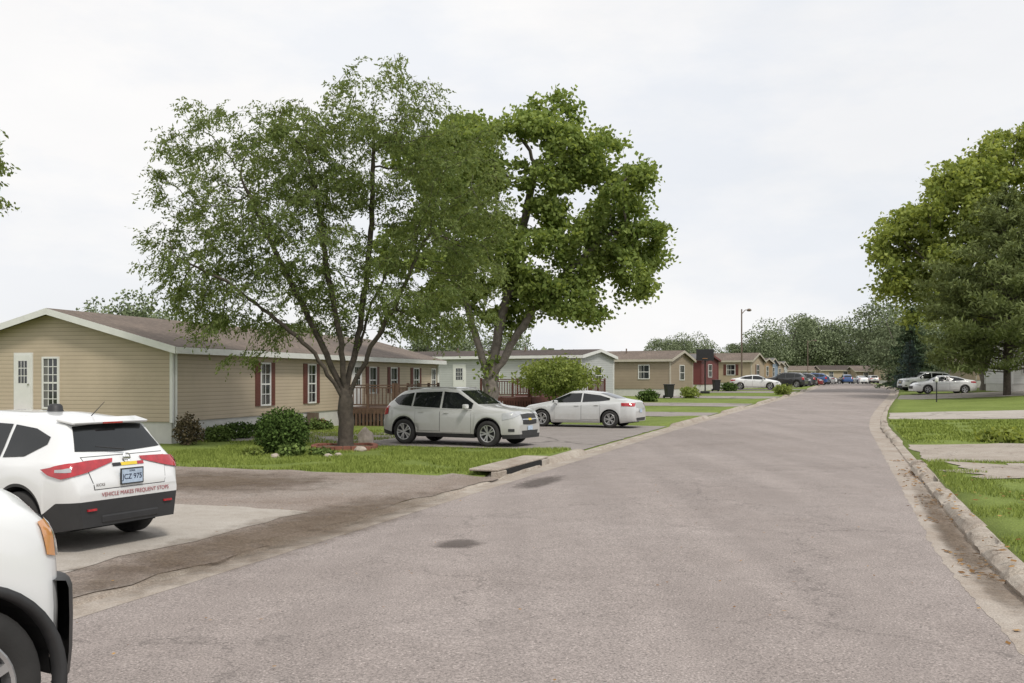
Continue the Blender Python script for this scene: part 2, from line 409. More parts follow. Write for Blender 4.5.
M['kerb'] = ground_noise_mat("kerb_concrete", [(0.20, 0.155, 0.12), (0.32, 0.27, 0.225), (0.42, 0.375, 0.32), (0.50, 0.455, 0.40)], 1.1, 7, 50, 0.5, contrast=0.28)
M['gutter'] = ground_noise_mat("gutter_concrete", [(0.23, 0.18, 0.14), (0.33, 0.28, 0.235), (0.40, 0.355, 0.31), (0.46, 0.42, 0.37)], 0.9, 6, 50, 0.4, contrast=0.22)
def kerb(side):
    ss = rng_(-20, 40, 0.07) if side > 0 else rng_(-20, 60, 0.25)
    ss = ss[:-1] + rng_(ss[-1], 200, 1.0)
    V = []; F = []; MI = []
    gw = 0.44 if side > 0 else 0.38
    LSEG = 1.55
    for s in ss:
        h = kerbh(s, side)
        seg = math.floor(s/LSEG); fr = s/LSEG-seg
        q = 1.0 if side > 0 else 0.3
        tilt = mnoise.noise(Vector((seg*2.3, side, 11)))*(fr-0.5)*0.10*q
        jz = 0.06*q*mnoise.noise(Vector((seg*3.7, side, 0)))+tilt; jt = 0.13*q*mnoise.noise(Vector((seg*5.1, side, 7)))
        cr = 0.05*mnoise.noise(Vector((s*1.3, side*4, 0))) + 0.04*mnoise.noise(Vector((s*5, side*4, 5)))
        chip = max(0, mnoise.noise(Vector((s*0.9, side*9, 2)))-0.0)*0.45
        if side < 0: cr *= 0.3; chip = 0
        gap = 0.06 if min(fr, 1-fr)*LSEG < 0.045 and side > 0 else 0
        k2 = h/0.12
        h2 = h - chip*h*2.0
        jz *= k2; jt *= k2; gap *= k2
        prof = [(0.0+cr*0.9, 0.003), (gw*0.5, -0.006+jz*.15), (gw+chip*.3, -0.012), (gw+0.035+jt+cr*.5, 0.012+h2*0.25-gap), (gw+0.08+jt+cr+chip*.8, h2*0.80+jz-gap), (gw+0.13+jt+cr+chip*.8, h2+jz-gap), (gw+0.25+jt*.5, h+jz-gap+0.002-chip*0.05), (gw+0.29, h-0.06)]
        for d, z in prof:
            tp = (1.03 + d) if side > 0 else (-6.03 - d)
            if d == prof[-1][0]: tp = 1.84 if side > 0 else -6.82
            x, y = XYc(s, tp); V.append((x, y, G(s, tp)+z))
    n = 8
    for i in range(len(ss)-1):
        for j in range(n-1):
            F.append((i*n+j, i*n+j+1, (i+1)*n+j+1, (i+1)*n+j)); MI.append(1 if j < 2 else 0)
    me = mkmesh("kerb", V, F, [M['kerb'], M['gutter']], MI, smooth=False)
    if sum(p.normal.z for p in me.polygons) < 0: me.flip_normals()
    mkobj("kerb", me, kind="structure")
kerb(1); kerb(-1)

def sheet(name, s0, s1, t0, t1, off, mat, jit=0.0, st=0.5):
    return grid(name, rng_(s0, s1, st), rng_(t0, t1, st), lambda s, t: gz(s, min(t, -6.76) if t < 0 else max(t, 1.76))+off, mat, jit=jit)
sheet("driveway", -20, 18.7, -16, -6.52, 0.018, M['dirt'], 0.3, 0.4)
sheet("concrete_driveway", 5.0, 13.1, -15.5, -7.5, 0.024, M['concrete'], 0.25, 0.4)
sheet("driveway", 26.4, 40.9, -13.5, -6.76, 0.018, M['drive2'], 0.1)
sheet("driveway", 26.9, 32.5, -19.5, -13.45, 0.022, M['drive2'], 0.15)
for a, b in DL[2:]:
    sheet("driveway", a, b, -16, -6.76, 0.018, M['drive2'], 0.1, 0.8)
sheet("driveway", 25.3, 31.9, 1.86, 14, 0.018, M['oldconc'], 0.25)
sheet("driveway", 20.8, 24.2, 2.3, 8, 0.016, M['oldconc'], 0.9, 0.4)
for a, b in DR[1:]:
    sheet("driveway", a, b, 1.86, 20, 0.018, M['concrete'], 0.1, 0.8)
grid("parking_lot", rng_(176, 212, 3), rng_(-40, 40, 4), lambda s, t: max(gz(s, t), G(s, t))+0.02 if not -6.9 < t < 1.9 else G(s, t)+0.055, M['drive2'])

def feather(name, s0, s1, t0, t1, mat, z=0.008, fade=3, st=0.2):
    grid(name, rng_(s0, s1, st), rng_(t0, t1, st), lambda s, t: surf(s, t)+z, mat, fade=fade)
feather("scattered_dirt", 3.5, 19.5, -8.2, -5.3, M['soilf'], 0.012, 2.2)
feather("scattered_dirt", 13, 19.4, -15.5, -7.2, M['soilf'], 0.008, 2.5, 0.3)
feather("scattered_dirt", 5, 24, 1.05, 1.62, M['soilf'], 0.010, 3, 0.1)
feather("road_stain", 10.6, 11.5, -4.7, -3.9, M['stainf'], 0.008, 2, 0.08)
feather("road_stain", 16.5, 20.0, -5.9, -5.0, M['stainf'], 0.012, 2, 0.1)

def drain():
    x, y = XY(20.4, -6.62)
    r = thing("storm_drain", (x, y, 0), math.atan2(DY, DX), "concrete kerb storm drain inlet with a dark opening", "storm drain")
    m = MB(); m.box(-1.7, 1.9, -0.16, 0.45, 0.145, 0.195); m.obj("cover_slab", M['kerb'], r, bevel=0.02)
    m = MB(); m.box(-1.2, 1.3, -0.185, -0.10, 0.02, 0.142); m.obj("opening", M['black'], r)
    m = MB(); m.box(-1.7, -1.21, -0.19, -0.02, -0.02, 0.142); m.obj("side_block", M['kerb'], r, bevel=0.015)
    m = MB(); m.box(1.31, 1.9, -0.19, -0.02, -0.02, 0.142); m.obj("side_block", M['kerb'], r, bevel=0.015)
drain()

# ------------------------------------------------------------------ trees
def colonize(rng, init, blobs, step, infl, kill, maxn=7000, iters=120, clump=0.55, cut=-0.06):
    nodes = []; par = []
    for path, attach in init:
        p = attach
        pts = [np.array(q, float) for q in path]
        prev = nodes[attach] if attach >= 0 else None
        seq = []
        for q in pts:
            if prev is not None:
                d = q-prev; k = max(1, int(np.linalg.norm(d)/step))
                for i in range(1, k+1): seq.append(prev+d*i/k + rng.normal(size=3)*step*0.08)
            else: seq.append(q)
            prev = q
        for q in seq:
            nodes.append(q); par.append(p); p = len(nodes)-1
    A = []
    for (cx, cy, cz, rx, ry, rz, n) in blobs:
        got = 0; tries = 0
        while got < n and tries < n*30:
            tries += 1
            u = rng.normal(size=3); u /= np.linalg.norm(u); u *= rng.uniform(0.15, 1)**(1/2.2)
            p = np.array((cx+u[0]*rx, cy+u[1]*ry, cz+u[2]*rz))
            if mnoise.noise(Vector((p[0]*clump, p[1]*clump, p[2]*clump*1.9))) < cut: continue
            A.append(p); got += 1
    A = np.array(A)
    D = np.full(len(A), 1e9); I = np.zeros(len(A), int)
    def upd(st):
        nonlocal D, I
        for k in range(st, len(nodes), 400):
            P = np.array(nodes[k:k+400]); dd = np.linalg.norm(A[:, None]-P[None], axis=2)
            j = dd.argmin(1); v = dd[np.arange(len(A)), j]; b = v < D
            D[b] = v[b]; I[b] = j[b]+k
    upd(0)
    seen = set()
    for it in range(iters):
        act = (D < infl)
        if not act.any():
            if D.size == 0: break
            act = D < (D.min()+step*2)
        acc = {}
        for a in np.nonzero(act)[0]:
            n = I[a]; v = A[a]-nodes[n]; v = v/(np.linalg.norm(v)+1e-9)
            acc[n] = acc.get(n, 0)+v
        st = len(nodes)
        for n, v in acc.items():
            v = v/(np.linalg.norm(v)+1e-9) + rng.normal(size=3)*0.13; v /= np.linalg.norm(v)
            q = nodes[n]+v*step
            key = (n, round(float(v[0]), 1), round(float(v[1]), 1), round(float(v[2]), 1))
            if key in seen: continue
            seen.add(key)
            nodes.append(q); par.append(n)
        if len(nodes) == st or len(nodes) > maxn: break
        upd(st)
        keep = D > kill
        A = A[keep]; D = D[keep]; I = I[keep]
        if len(A) == 0: break
    return np.array(nodes), np.array(par)

def tree(name, loc, label, init, blobs, step, infl, kill, R, bark, leafm, nfr, kfr, frlen, ln, wd, droop, spread, seed, clump=0.55, rtip=0.008, maxn=7000, leafr=0.03, group=None, cut=-0.06, powr=1.25):
    rng = np.random.default_rng(seed)
    P, par = colonize(rng, init, blobs, step, infl, kill, maxn, clump=clump, cut=cut)
    n = len(P); e = 2.2
    acc = np.zeros(n)
    for i in range(n-1, 0, -1):
        if acc[i] == 0: acc[i] = 1
        if par[i] >= 0: acc[par[i]] += acc[i]
    r = rtip*np.power(np.maximum(acc, 1), 1/e)
    r = rtip + (R-rtip)*np.power(np.clip((r-rtip)/(r[0]-rtip), 0, 1), powr)
    r[0] *= 1.25
    K = 7
    V = []; F = []
    ang = np.arange(K)*2*np.pi/K
    ring = {}
    def mkring(p, d, rad):
        d = d/(np.linalg.norm(d)+1e-9)
        a = np.array((1., 0, 0)) if abs(d[0]) < 0.8 else np.array((0, 1., 0))
        u = np.cross(d, a); u /= np.linalg.norm(u); w = np.cross(d, u)
        b = len(V)
        for k in range(K): V.append(p+rad*(np.cos(ang[k])*u+np.sin(ang[k])*w))
        return b
    main = {}
    for i in range(1, n):
        q = par[i]
        if q >= 0 and (q not in main or acc[i] > acc[main[q]]): main[q] = i
    dirs = np.zeros((n, 3))
    for i in range(n):
        dirs[i] = P[i]-P[par[i]] if par[i] >= 0 else np.array((0, 0, 1.))
    for i in range(n): ring[i] = mkring(P[i], dirs[i] + (dirs[main[i]] if i in main else 0), r[i])
    for i in range(n):
        q = par[i]
        if q < 0: continue
        a = ring[q] if main[q] == i else mkring(P[q], dirs[i], min(r[q]*0.8, r[i]*1.15))
        b = ring[i]
        for k in range(K):
            k2 = (k+1) % K; F.append((a+k, a+k2, b+k2, b+k))
    root = thing(name, loc, 0, label, "tree", group)
    mkobj("trunk", mkmesh("trunk", V, F, bark, smooth=True), root)
    thin = np.nonzero((r < leafr) & (par >= 0))[0]
    idx = rng.choice(thin, nfr)
    u = rng.uniform(0, 1, nfr)[:, None]
    B = P[idx]*u + P[par[idx]]*(1-u) + rng.normal(size=(nfr, 3))*spread*np.array((1, 1, 0.6))
    fd = dirs[idx]/(np.linalg.norm(dirs[idx], axis=1)[:, None]+1e-9) + rng.normal(size=(nfr, 3))*0.7
    fd[:, 2] = fd[:, 2]*0.5 - droop*0.5
    fd /= np.linalg.norm(fd, axis=1)[:, None]
    t = np.tile(np.linspace(0.1, 1, kfr), nfr)[:, None]
    Bk = np.repeat(B, kfr, 0); fk = np.repeat(fd, kfr, 0); Ls = np.repeat(frlen*rng.uniform(0.6, 1.25, nfr), kfr)[:, None]
    C = Bk + fk*t*Ls; C[:, 2] -= (t[:, 0]**2)*Ls[:, 0]*0.45*droop
    C += rng.normal(size=C.shape)*wd*0.55
    mkobj("crown", bulk("crown", leaf_quads(C, ln, wd, droop, rng, D=fk*0.55), 4, leafm), root)
    return root

ax, ay = -4.65, 27.9
tree("locust_tree", (ax, ay, gxy(ax, ay)-0.05), "large multi-stemmed honey locust with feathery foliage on the front lawn",
     [([(0, 0, 0), (0.04, 0, 0.8), (0.0, 0, 1.6)], -1),
      ([(-0.55, 0.1, 2.7), (-1.25, 0.2, 4.1), (-2.1, 0.1, 5.8), (-2.9, 0, 7.6)], 6), ([(-0.12, -0.2, 3.2), (-0.45, -0.3, 5.0), (-0.7, -.2, 6.8), (-1.1, 0, 8.6)], 6),
      ([(0.28, 0.3, 3.0), (0.55, 0.3, 4.8), (0.7, 0.2, 6.6), (0.8, 0, 8.8)], 6), ([(0.75, -0.2, 2.9), (1.5, -0.3, 4.2), (2.2, -0.2, 5.8)], 5), ([(-0.75, -0.5, 2.7), (-1.7, -0.9, 3.6), (-3.0, -1.0, 4.6), (-4.2, -1, 5.2)], 5),
      ([(0.2, 0.6, 2.6), (0.5, 1.2, 4.0), (1.4, 1.6, 6)], 6)],
     [(-3.2, 0, 7.6, 2.2, 2.4, 2.2, 500), (-4.0, 0, 5.3, 1.8, 1.9, 1.7, 380), (-1.1, 0, 8.2, 2.2, 2.4, 2.1, 480), (1.0, 0, 8.6, 2.1, 2.5, 2.4, 540),
      (2.8, 0, 7.2, 2.2, 2.4, 2.5, 520), (2.4, 0, 4.6, 2.2, 2.2, 1.7, 420), (-0.8, 0, 6.0, 2.8, 2.5, 1.9, 520), (-2.2, 0, 4.2, 2.0, 1.9, 1.3, 280), (-3.2, 0, 3.2, 1.4, 1.3, .8, 120), (0.6, 0, 4.0, 1.8, 1.6, 0.9, 170)],
     0.22, 1.3, 0.26, 0.22, M['bark'], M['leafA'], 10200, 10, 0.42, 0.12, 0.043, 0.7, 0.09, 11, clump=0.6, maxn=12000, leafr=0.013, cut=-0.13, rtip=0.005, powr=1.35)
bx, by = -0.95, 42.0
tree("cottonwood_tree", (bx, by, gxy(bx, by)-0.05), "tall broad shade tree with fresh green leaves beside the driveway",
     [([(0, 0, 0), (0.05, 0, 1.5), (0.0, 0, 3.0)], -1), ([(-0.9, 0, 5.0), (-1.8, 0.1, 8)], 5), ([(0.6, 0.2, 5.0), (1.4, 0.2, 8.5), (2.0, 0, 11)], 5), ([(1.8, -0.2, 4.8), (3.6, -0.2, 6.8), (5.2, 0, 8.2), (7.0, 0, 8.1)], 5)],
     [(2.2, 0, 11.4, 2.7, 2.8, 2.9, 460), (-1.4, 0, 10.5, 3.0, 3, 2.7, 440), (4.9, 0, 10.6, 1.9, 2.3, 2.2, 330), (6.6, 0, 7.6, 2.1, 1.9, 1.15, 250), (5.0, 0, 6.2, 2.0, 2, 1.3, 230), (2.0, 0, 7.4, 2.8, 2.8, 2.3, 380), (-2.3, 0, 6.9, 2.8, 2.8, 2.2, 360), (3.6, 0, 5.2, 1.7, 1.8, 1.0, 130), (1.0, 0, 4.8, 1.6, 1.8, 0.8, 90)],
     0.34, 2.0, 0.45, 0.34, M['bark2'], M['leafB'], 10800, 6, 0.50, 0.20, 0.165, 0.35, 0.14, 5, clump=0.42, maxn=9000, leafr=0.024, cut=-0.02)
cx, cy = 39.9, 84.0
tree("shade_tree", (cx, cy, gxy(cx, cy)-0.05), "very large leafy green tree behind the parked white cars",
     [([(0, 0, 0), (0, 0, 5)], -1), ([(-2, 0, 8), (-5, 0, 11)], 5), ([(1, 0, 9), (2, 0, 15)], 5), ([(3, 0, 8), (6, 0, 13)], 5)],
     [(-5.6, 0, 11.8, 3.9, 4, 3.8, 440), (-2.6, 0, 15.3, 4.6, 5, 4.4, 560), (4.5, 0, 17.7, 6.5, 5, 5.4, 620), (-5.2, 0, 8.2, 3.6, 4, 2.4, 260), (4, 0, 9, 6, 5, 5, 460)],
     0.7, 4, 0.85, 0.5, M['bark2'], M['leafC'], 11000, 6, 1.0, 0.38, 0.28, 0.25, 0.34, 23, clump=0.25, rtip=0.02, maxn=6000, leafr=0.08, cut=-0.06)
lx, ly = -14.6, 23.5
tree("yard_tree", (lx, ly, gxy(lx, ly)-0.05), "leafy tree whose branch tips reach over the driveway",
     [([(0, 0, 0), (0, 0, 2.2)], -1), ([(0.3, 0, 5)], 4)],
     [(0, 0, 6.5, 2.5, 2.5, 2.0, 200), (1.5, 0, 7.4, 1.35, 1.3, 1.0, 130), (1.6, 0, 6.1, 1.25, 1.1, 0.9, 100), (-1, 0, 5, 2, 2, 1.5, 120)],
     0.3, 2, 0.4, 0.2, M['bark'], M['leafA'], 1900, 8, 0.35, 0.13, 0.06, 0.5, 0.1, 31, leafr=0.03)

def clump_tree_mesh(seed, h, w, nclump, nleaf, ls, leafm, base=0.25):
    rng = np.random.default_rng(seed)
    cs = []
    for i in range(nclump):
        a = rng.uniform(0, 2*math.pi); z = rng.uniform(base+0.08, 0.93); rr = w*0.5*math.sqrt(max(0.05, 1-((z-0.6)/0.44)**2))*rng.uniform(0.2, 0.85)
        cs.append((rr*math.cos(a), rr*math.sin(a), z*h, rng.uniform(0.13, 0.24)*w))
    cs = np.array(cs); idx = rng.integers(0, nclump, nleaf)
    u = rng.normal(size=(nleaf, 3)); u /= np.linalg.norm(u, axis=1)[:, None]; u *= rng.uniform(0.5, 1.08, nleaf)[:, None]
    C = cs[idx, :3] + u*cs[idx, 3][:, None]*np.array((1, 1, 0.75))
    crown = bulk("crown", leaf_quads(C, ls, ls*0.7, 0.2, rng), 4, leafm)
    m = MB(); m.cyl((0, 0, 0), (0, 0, h*0.5), w*0.03, w*0.018, 8, cap=False)
    for i in range(0, nclump, 2): m.cyl((0, 0, h*rng.uniform(0.2, 0.5)), tuple(cs[i, :3]), w*0.010, w*0.004, 5, cap=False)
    return m.mesh("trunk", M['bark2']), crown

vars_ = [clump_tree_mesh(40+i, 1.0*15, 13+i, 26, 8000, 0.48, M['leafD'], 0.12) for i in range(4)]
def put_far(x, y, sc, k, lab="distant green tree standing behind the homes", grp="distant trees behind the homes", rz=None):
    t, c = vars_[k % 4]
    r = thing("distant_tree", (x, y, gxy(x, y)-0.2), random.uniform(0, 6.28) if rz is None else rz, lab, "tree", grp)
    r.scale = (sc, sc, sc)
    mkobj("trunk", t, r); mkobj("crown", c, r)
for i, (px, d, sc) in enumerate([(662, 205, .62), (678, 215, .70), (697, 225, .72), (712, 240, .58), (735, 250, .66), (752, 250, .74), (768, 240, .92), (785, 250, 1.10), (803, 262, 1.14), (820, 255, 1.06), (838, 262, 1.10), (853, 255, 1.02), (868, 250, .9), (886, 235, .8),
                                 (905, 200, .8), (925, 190, .75), (640, 240, .5), (620, 250, .5), (890, 150, .92), (903, 140, .72), (922, 118, .5), (945, 120, .5), (965, 180, .9), (1000, 185, 1), (1035, 180, 1)]):
    put_far((px-512)/1000*d, d, sc, i)
for i, (px, d, sc) in enumerate([(128, 62, .48), (105, 66, .44), (150, 66, .44), (285, 75, .40), (310, 78, .42), (505, 100, .42), (455, 95, .48), (420, 92, .42), (-30, 70, .45)]):
    put_far((px-512)/1000*d, d, sc, i+1, "green tree showing above the house roof", "trees behind the houses")
rng = np.random.default_rng(77)
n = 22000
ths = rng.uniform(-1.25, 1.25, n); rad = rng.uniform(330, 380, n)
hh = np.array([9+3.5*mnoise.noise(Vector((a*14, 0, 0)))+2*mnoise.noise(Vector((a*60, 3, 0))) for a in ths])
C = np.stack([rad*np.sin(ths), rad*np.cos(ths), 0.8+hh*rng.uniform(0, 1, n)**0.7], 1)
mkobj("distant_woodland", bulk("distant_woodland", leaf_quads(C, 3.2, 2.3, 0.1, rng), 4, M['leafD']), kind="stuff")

def conifer(name, x, y, h, w, label, mat, seed, nb=260, base=0.08, ls=0.42, dens=16, loose=0.0):
    rng = np.random.default_rng(seed)
    r = thing(name, (x, y, gxy(x, y)-0.05), 0, label, "tree")
    m = MB(); m.cyl((0, 0, 0), (0, 0, h*0.97), h*0.018, 0.02, 9, cap=False)
    Cs = []
    for i in range(nb):
        f = (i+rng.uniform(0, 1))/nb
        if loose: f = round(f*13)/13 + rng.normal()*0.012; f = min(0.99, max(0.0, f))
        z = h*(base+(0.98-base)*f)
        prof = (1-f)**0.75 if not loose else (max(0.02, 1-f**1.5))**0.85*(0.75+0.25*min(1, f/0.25))
        L = w*0.5*prof*rng.uniform(0.50, 1.12+loose*0.1) + 0.2
        a = rng.uniform(0, 2*math.pi); d = np.array((math.cos(a), math.sin(a), 0))
        z0 = z-loose*L*0.15
        tip = np.array((0, 0, z)) + d*L + np.array((0, 0, L*(0.16*(f-0.25)) - 0.05*L + loose*L*rng.uniform(-.05, .22)))
        m.cyl((0, 0, max(0.5, z0)), tuple(tip), 0.05*(1-f)+0.01, 0.008, 4, cap=False)
        k = int(L*dens)+6
        u = rng.uniform(0.18+loose*.22, 1.03, k)
        pt = np.array((0, 0, z0))*(1-u)[:, None] + tip*u[:, None]
        side = np.array((-d[1], d[0], 0)); sp = (0.10+0.22*L*(1-np.abs(u-0.55)))*(0.7-loose*.25)
        pt = pt + side*(rng.normal(size=k)*sp)[:, None]; pt[:, 2] += (-np.abs(rng.normal(size=k))*0.16 if not loose else rng.normal(size=k)*0.17)
        Cs.append(pt)
    C = np.concatenate(Cs)
    m.obj("trunk", M['bark'], r)
    mkobj("crown", bulk("crown", leaf_quads(C, ls, ls*0.30, 0.15 if not loose else -0.4, rng), 4, mat), r)
conifer("pine_tree", 34.9, 70.5, 15.0, 13.8, "large dark green pine with spreading branches on the grass", M['needle'], 3, nb=250, base=0.17, ls=0.42, dens=40, loose=1.0)
conifer("spruce_tree", 37.0, 93.0, 4.8, 3.8, "small blue spruce behind the parked white car", M['spruce'], 9, nb=90, base=0.03, ls=0.3, dens=26)
conifer("spruce_tree", 41.5, 104.0, 8.5, 6, "dark spruce behind the parked cars", M['needledk'], 19, nb=140, base=0.03, ls=0.5, dens=20)
conifer("spruce_tree", 48.5, 92.0, 9, 6, "dark spruce beside a home", M['needledk'], 29, nb=140, base=0.03, ls=0.5, dens=20)

def bush(name, x, y, rx, rz, n, ls, mat, label, z0=0.0, seed=1, ry=None, flowers=None, nf=40, rough=1.0):
    rng = np.random.default_rng(seed); ry = ry or rx
    r = thing(name, (x, y, gxy(x, y)), 0, label, "plant")
    u = rng.normal(size=(n, 3)); u /= np.linalg.norm(u, axis=1)[:, None]
    k = np.array([1+0.42*rough*mnoise.noise(Vector(q*2.2+np.array((seed, 0, 0))))+0.28*rough*mnoise.noise(Vector(q*5+np.array((seed, 5, 0)))) for q in u])
    u = u*(rng.uniform(0.5, 1.12, n)*k)[:, None]
    C = u*np.array((rx, ry, rz)) + np.array((0, 0, rz*0.95+z0)); C[:, 2] = np.maximum(C[:, 2], 0.03)
    mkobj("foliage", bulk("foliage", leaf_quads(C, ls, ls*0.6, -0.3, rng), 4, mat), r)
    m = MB()
    for i in range(7):
        a = i*0.9; m.cyl((0, 0, -0.03), (rx*0.6*math.cos(a), ry*0.6*math.sin(a), z0+rz*1.1), 0.02+z0*.03, 0.006, 5, cap=False)
    m.obj("stem", M['bark'], r)
    if flowers:
        k = rng.integers(0, n, nf)
        o = mkobj("blossoms", bulk("blossoms", leaf_quads(C[k]+np.array((0, -0.05, 0.05)), 0.06, 0.06, 0, rng), 4, flowers), r); o["kind"] = "stuff"
bush("round_bush", -6.05, 26.3, 0.66, 0.58, 7000, 0.09, M['bushmat'], "dark green rounded bush in the front flower bed", seed=2, rough=0.3)
bush("garden_plant", -5.55, 25.1, 0.30, 0.16, 600, 0.12, M['bushmid'], "low leafy garden plant beside the bush", seed=3, flowers=M['flower'], nf=10)
bush("garden_plant", -4.85, 25.4, 0.32, 0.10, 500, 0.10, M['bushmid'], "low ground cover plant in the flower bed", seed=4, flowers=M['flower'], nf=12)
bush("garden_plant", -6.6, 25.4, 0.25, 0.12, 400, 0.10, M['leafY'], "low garden plant beside the round bush", seed=14)
bush("corner_shrub", -9.6, 29.6, 0.4, 0.42, 1400, 0.10, M['redbush'], "dull reddish green shrub against the house corner", seed=5)
for i, (x, y, s_) in enumerate([(-9.2, 31.3, .45), (-8.9, 32.6, .5), (-8.4, 34.0, .45), (-7.7, 36.0, .4), (-7.2, 37.6, .4), (-8.1, 35.0, .35)]):
    bush("foundation_shrub", x, y, s_, s_*0.55, 1300, 0.10, M['bushmat'] if i % 2 else M['bushmid'], "low green shrub along the house skirting", seed=20+i, flowers=M['pinkflower'] if i in (3, 4) else None)
bush("ornamental_tree", 2.35, 51.5, 1.85, 0.92, 8500, 0.17, M['leafY'], "small yellow green weeping tree by the steps", z0=1.1, seed=8)
for i, (x, y) in enumerate([(9.6, 70.5), (15.3, 87.0), (27.2, 108), (20.2, 93), (21.8, 80.5), (36.5, 66), (42.8, 71.5), (13.6, 76.5)]):
    bush("yard_shrub", x, y, 0.7, 0.42, 900, 0.2, [M['bushmat'], M['leafY'], M['bushmid']][i % 3], "small rounded shrub beside a home", seed=50+i)
bush("weed_clump", *XY(33.0, 4.6), 0.7, 0.20, 900, 0.2, M['leafC'], "clump of long grass beside the driveway", seed=61)

r = thing("tree_ring", (ax, ay-0.1, gxy(ax, ay)), 0, "ring of reddish edging blocks around the tree base", "garden edging")
m = MB()
for i in range(26):
    a = 2*math.pi*i/26; b = a+2*math.pi/26*0.9
    rr = (0.78, 0.92)
    p = [(rr[0]*math.cos(a), rr[0]*math.sin(a)), (rr[1]*math.cos(a), rr[1]*math.sin(a)), (rr[1]*math.cos(b), rr[1]*math.sin(b)), (rr[0]*math.cos(b), rr[0]*math.sin(b))]
    h = 0.12+0.02*math.sin(i*7)
    m.poly([(q[0], q[1], h) for q in p])
    for k in range(4):
        q0, q1 = p[k], p[(k+1) % 4]; m.poly([(q0[0], q0[1], -.03), (q1[0], q1[1], -.03), (q1[0], q1[1], h), (q0[0], q0[1], h)])
m.obj("edging", M['brick'], r)
m = MB(); m.poly([(0.8*math.cos(i*.3), 0.8*math.sin(i*.3), 0.07) for i in range(21)]); m.obj("mulch", M['soil'], r)
def rock(x, y, s_, h, label, mat=M['stone'], seed=0):
    me = bpy.data.meshes.new("rock")
    bm = bmesh.new(); bmesh.ops.create_icosphere(bm, subdivisions=3, radius=1)
    for v in bm.verts:
        k = 1+0.25*mnoise.noise(v.co*1.4+Vector((seed, 0, 0))); v.co = Vector((v.co.x*s_*k, v.co.y*s_*0.7*k, v.co.z*h*k))
    bm.to_mesh(me); bm.free(); me.materials.append(mat)
    mkobj("garden_rock", me, None, (x, y, gxy(x, y)+h*0.5), 0, label, "rock")
rock(-4.30, 29.3, 0.24, 0.34, "pale upright garden stone beside the tree", seed=1)
rock(-4.1, 27.0, 0.16, 0.10, "small grey stone in the flower bed", seed=2); rock(-5.9, 24.9, 0.12, 0.07, "small grey stone in the flower bed", seed=3)
rock(-4.6, 25.0, 0.11, 0.06, "small grey stone in the flower bed", seed=4); rock(-4.4, 25.3, 0.1, 0.06, "small grey stone in the flower bed", seed=5)

# ------------------------------------------------------------------ grass blades
def blades(name, s0, s1, t0, t1, n, h, w, seed, skip=None):
    rng = np.random.default_rng(seed)
    S = rng.uniform(s0, s1, n); T = rng.uniform(t0, t1, n)
    dens = np.array([mnoise.noise(Vector((a*0.8, b*0.8, 0))) for a, b in zip(S, T)])
    kp = dens > -0.35+rng.uniform(0, 0.3, n)
    if skip: kp &= ~((S > skip[0]) & (S < skip[1]) & (T > skip[2]) & (T < skip[3]) & (dens < 0.28))
    S = S[kp]; T = T[kp]; n = len(S)
    base = np.array([(*XYc(a, b), gz(a, b)) for a, b in zip(S, T)])
    a = rng.uniform(0, 2*math.pi, n); hh = h*rng.uniform(0.5, 1.3, n); ww = w*rng.uniform(.6, 1.3, n)
    side = np.stack([np.cos(a), np.sin(a), np.zeros(n)], 1)*ww[:, None]/2
    lean = rng.normal(size=(n, 3))*hh[:, None]*0.4; lean[:, 2] = hh
    V = np.empty((n, 3, 3)); V[:, 0] = base-side; V[:, 1] = base+side; V[:, 2] = base+lean
    mkobj(name, bulk(name, V.reshape(-1, 3), 3, M['blade']), kind="stuff")
blades("grass_blades", 3, 25.0, 1.76, 7.5, 95000, 0.07, 0.012, 1, (20.6, 24.4, 2.2, 8))
blades("grass_blades", 18.8, 26.2, -17, -6.85, 60000, 0.07, 0.02, 2)
blades("grass_blades", 32.2, 48, 1.85, 14, 35000, 0.08, 0.04, 3)
blades("grass_blades", 26.2, 34, -20, -13.8, 18000, 0.08, 0.03, 4)
rng = np.random.default_rng(5)
n = 1100
S = rng.uniform(6, 26, n); T = np.where(rng.uniform(size=n) < 0.78, rng.normal(1.38, 0.13, n), rng.uniform(1.1, 3.2, n))
kp = np.array([mnoise.noise(Vector((a*0.55, 0, 4))) > -0.12 + 0.25*rng.uniform() for a in S]); S = S[kp]; T = T[kp]
C = np.array([(*XYc(a, b), (G(a, b)+0.014 if b < 1.50 else (G(a, b)+kerbh(a, 1)+0.03 if b < 1.8 else gz(a, b)+0.05))) for a, b in zip(S, T)])
V = leaf_quads(C, 0.095, 0.06, 0, rng, 0.0).reshape(-1, 4, 3); V[:, :, 2] = C[:, None, 2]+(V[:, :, 2]-C[:, None, 2])*0.25
S2 = rng.uniform(3, 20, 160); T2 = rng.uniform(-9, 1.2, 160)
C2 = np.array([(*XYc(a, b), surf(a, b)+0.022) for a, b in zip(S2, T2)])
V2 = leaf_quads(C2, 0.045, 0.028, 0, rng).reshape(-1, 4, 3); V2[:, :, 2] = C2[:, None, 2]+(V2[:, :, 2]-C2[:, None, 2])*0.2
mkobj("fallen_leaves", bulk("fallen_leaves", np.concatenate([V.reshape(-1, 3), V2.reshape(-1, 3)]), 4, M['litter']), kind="stuff")

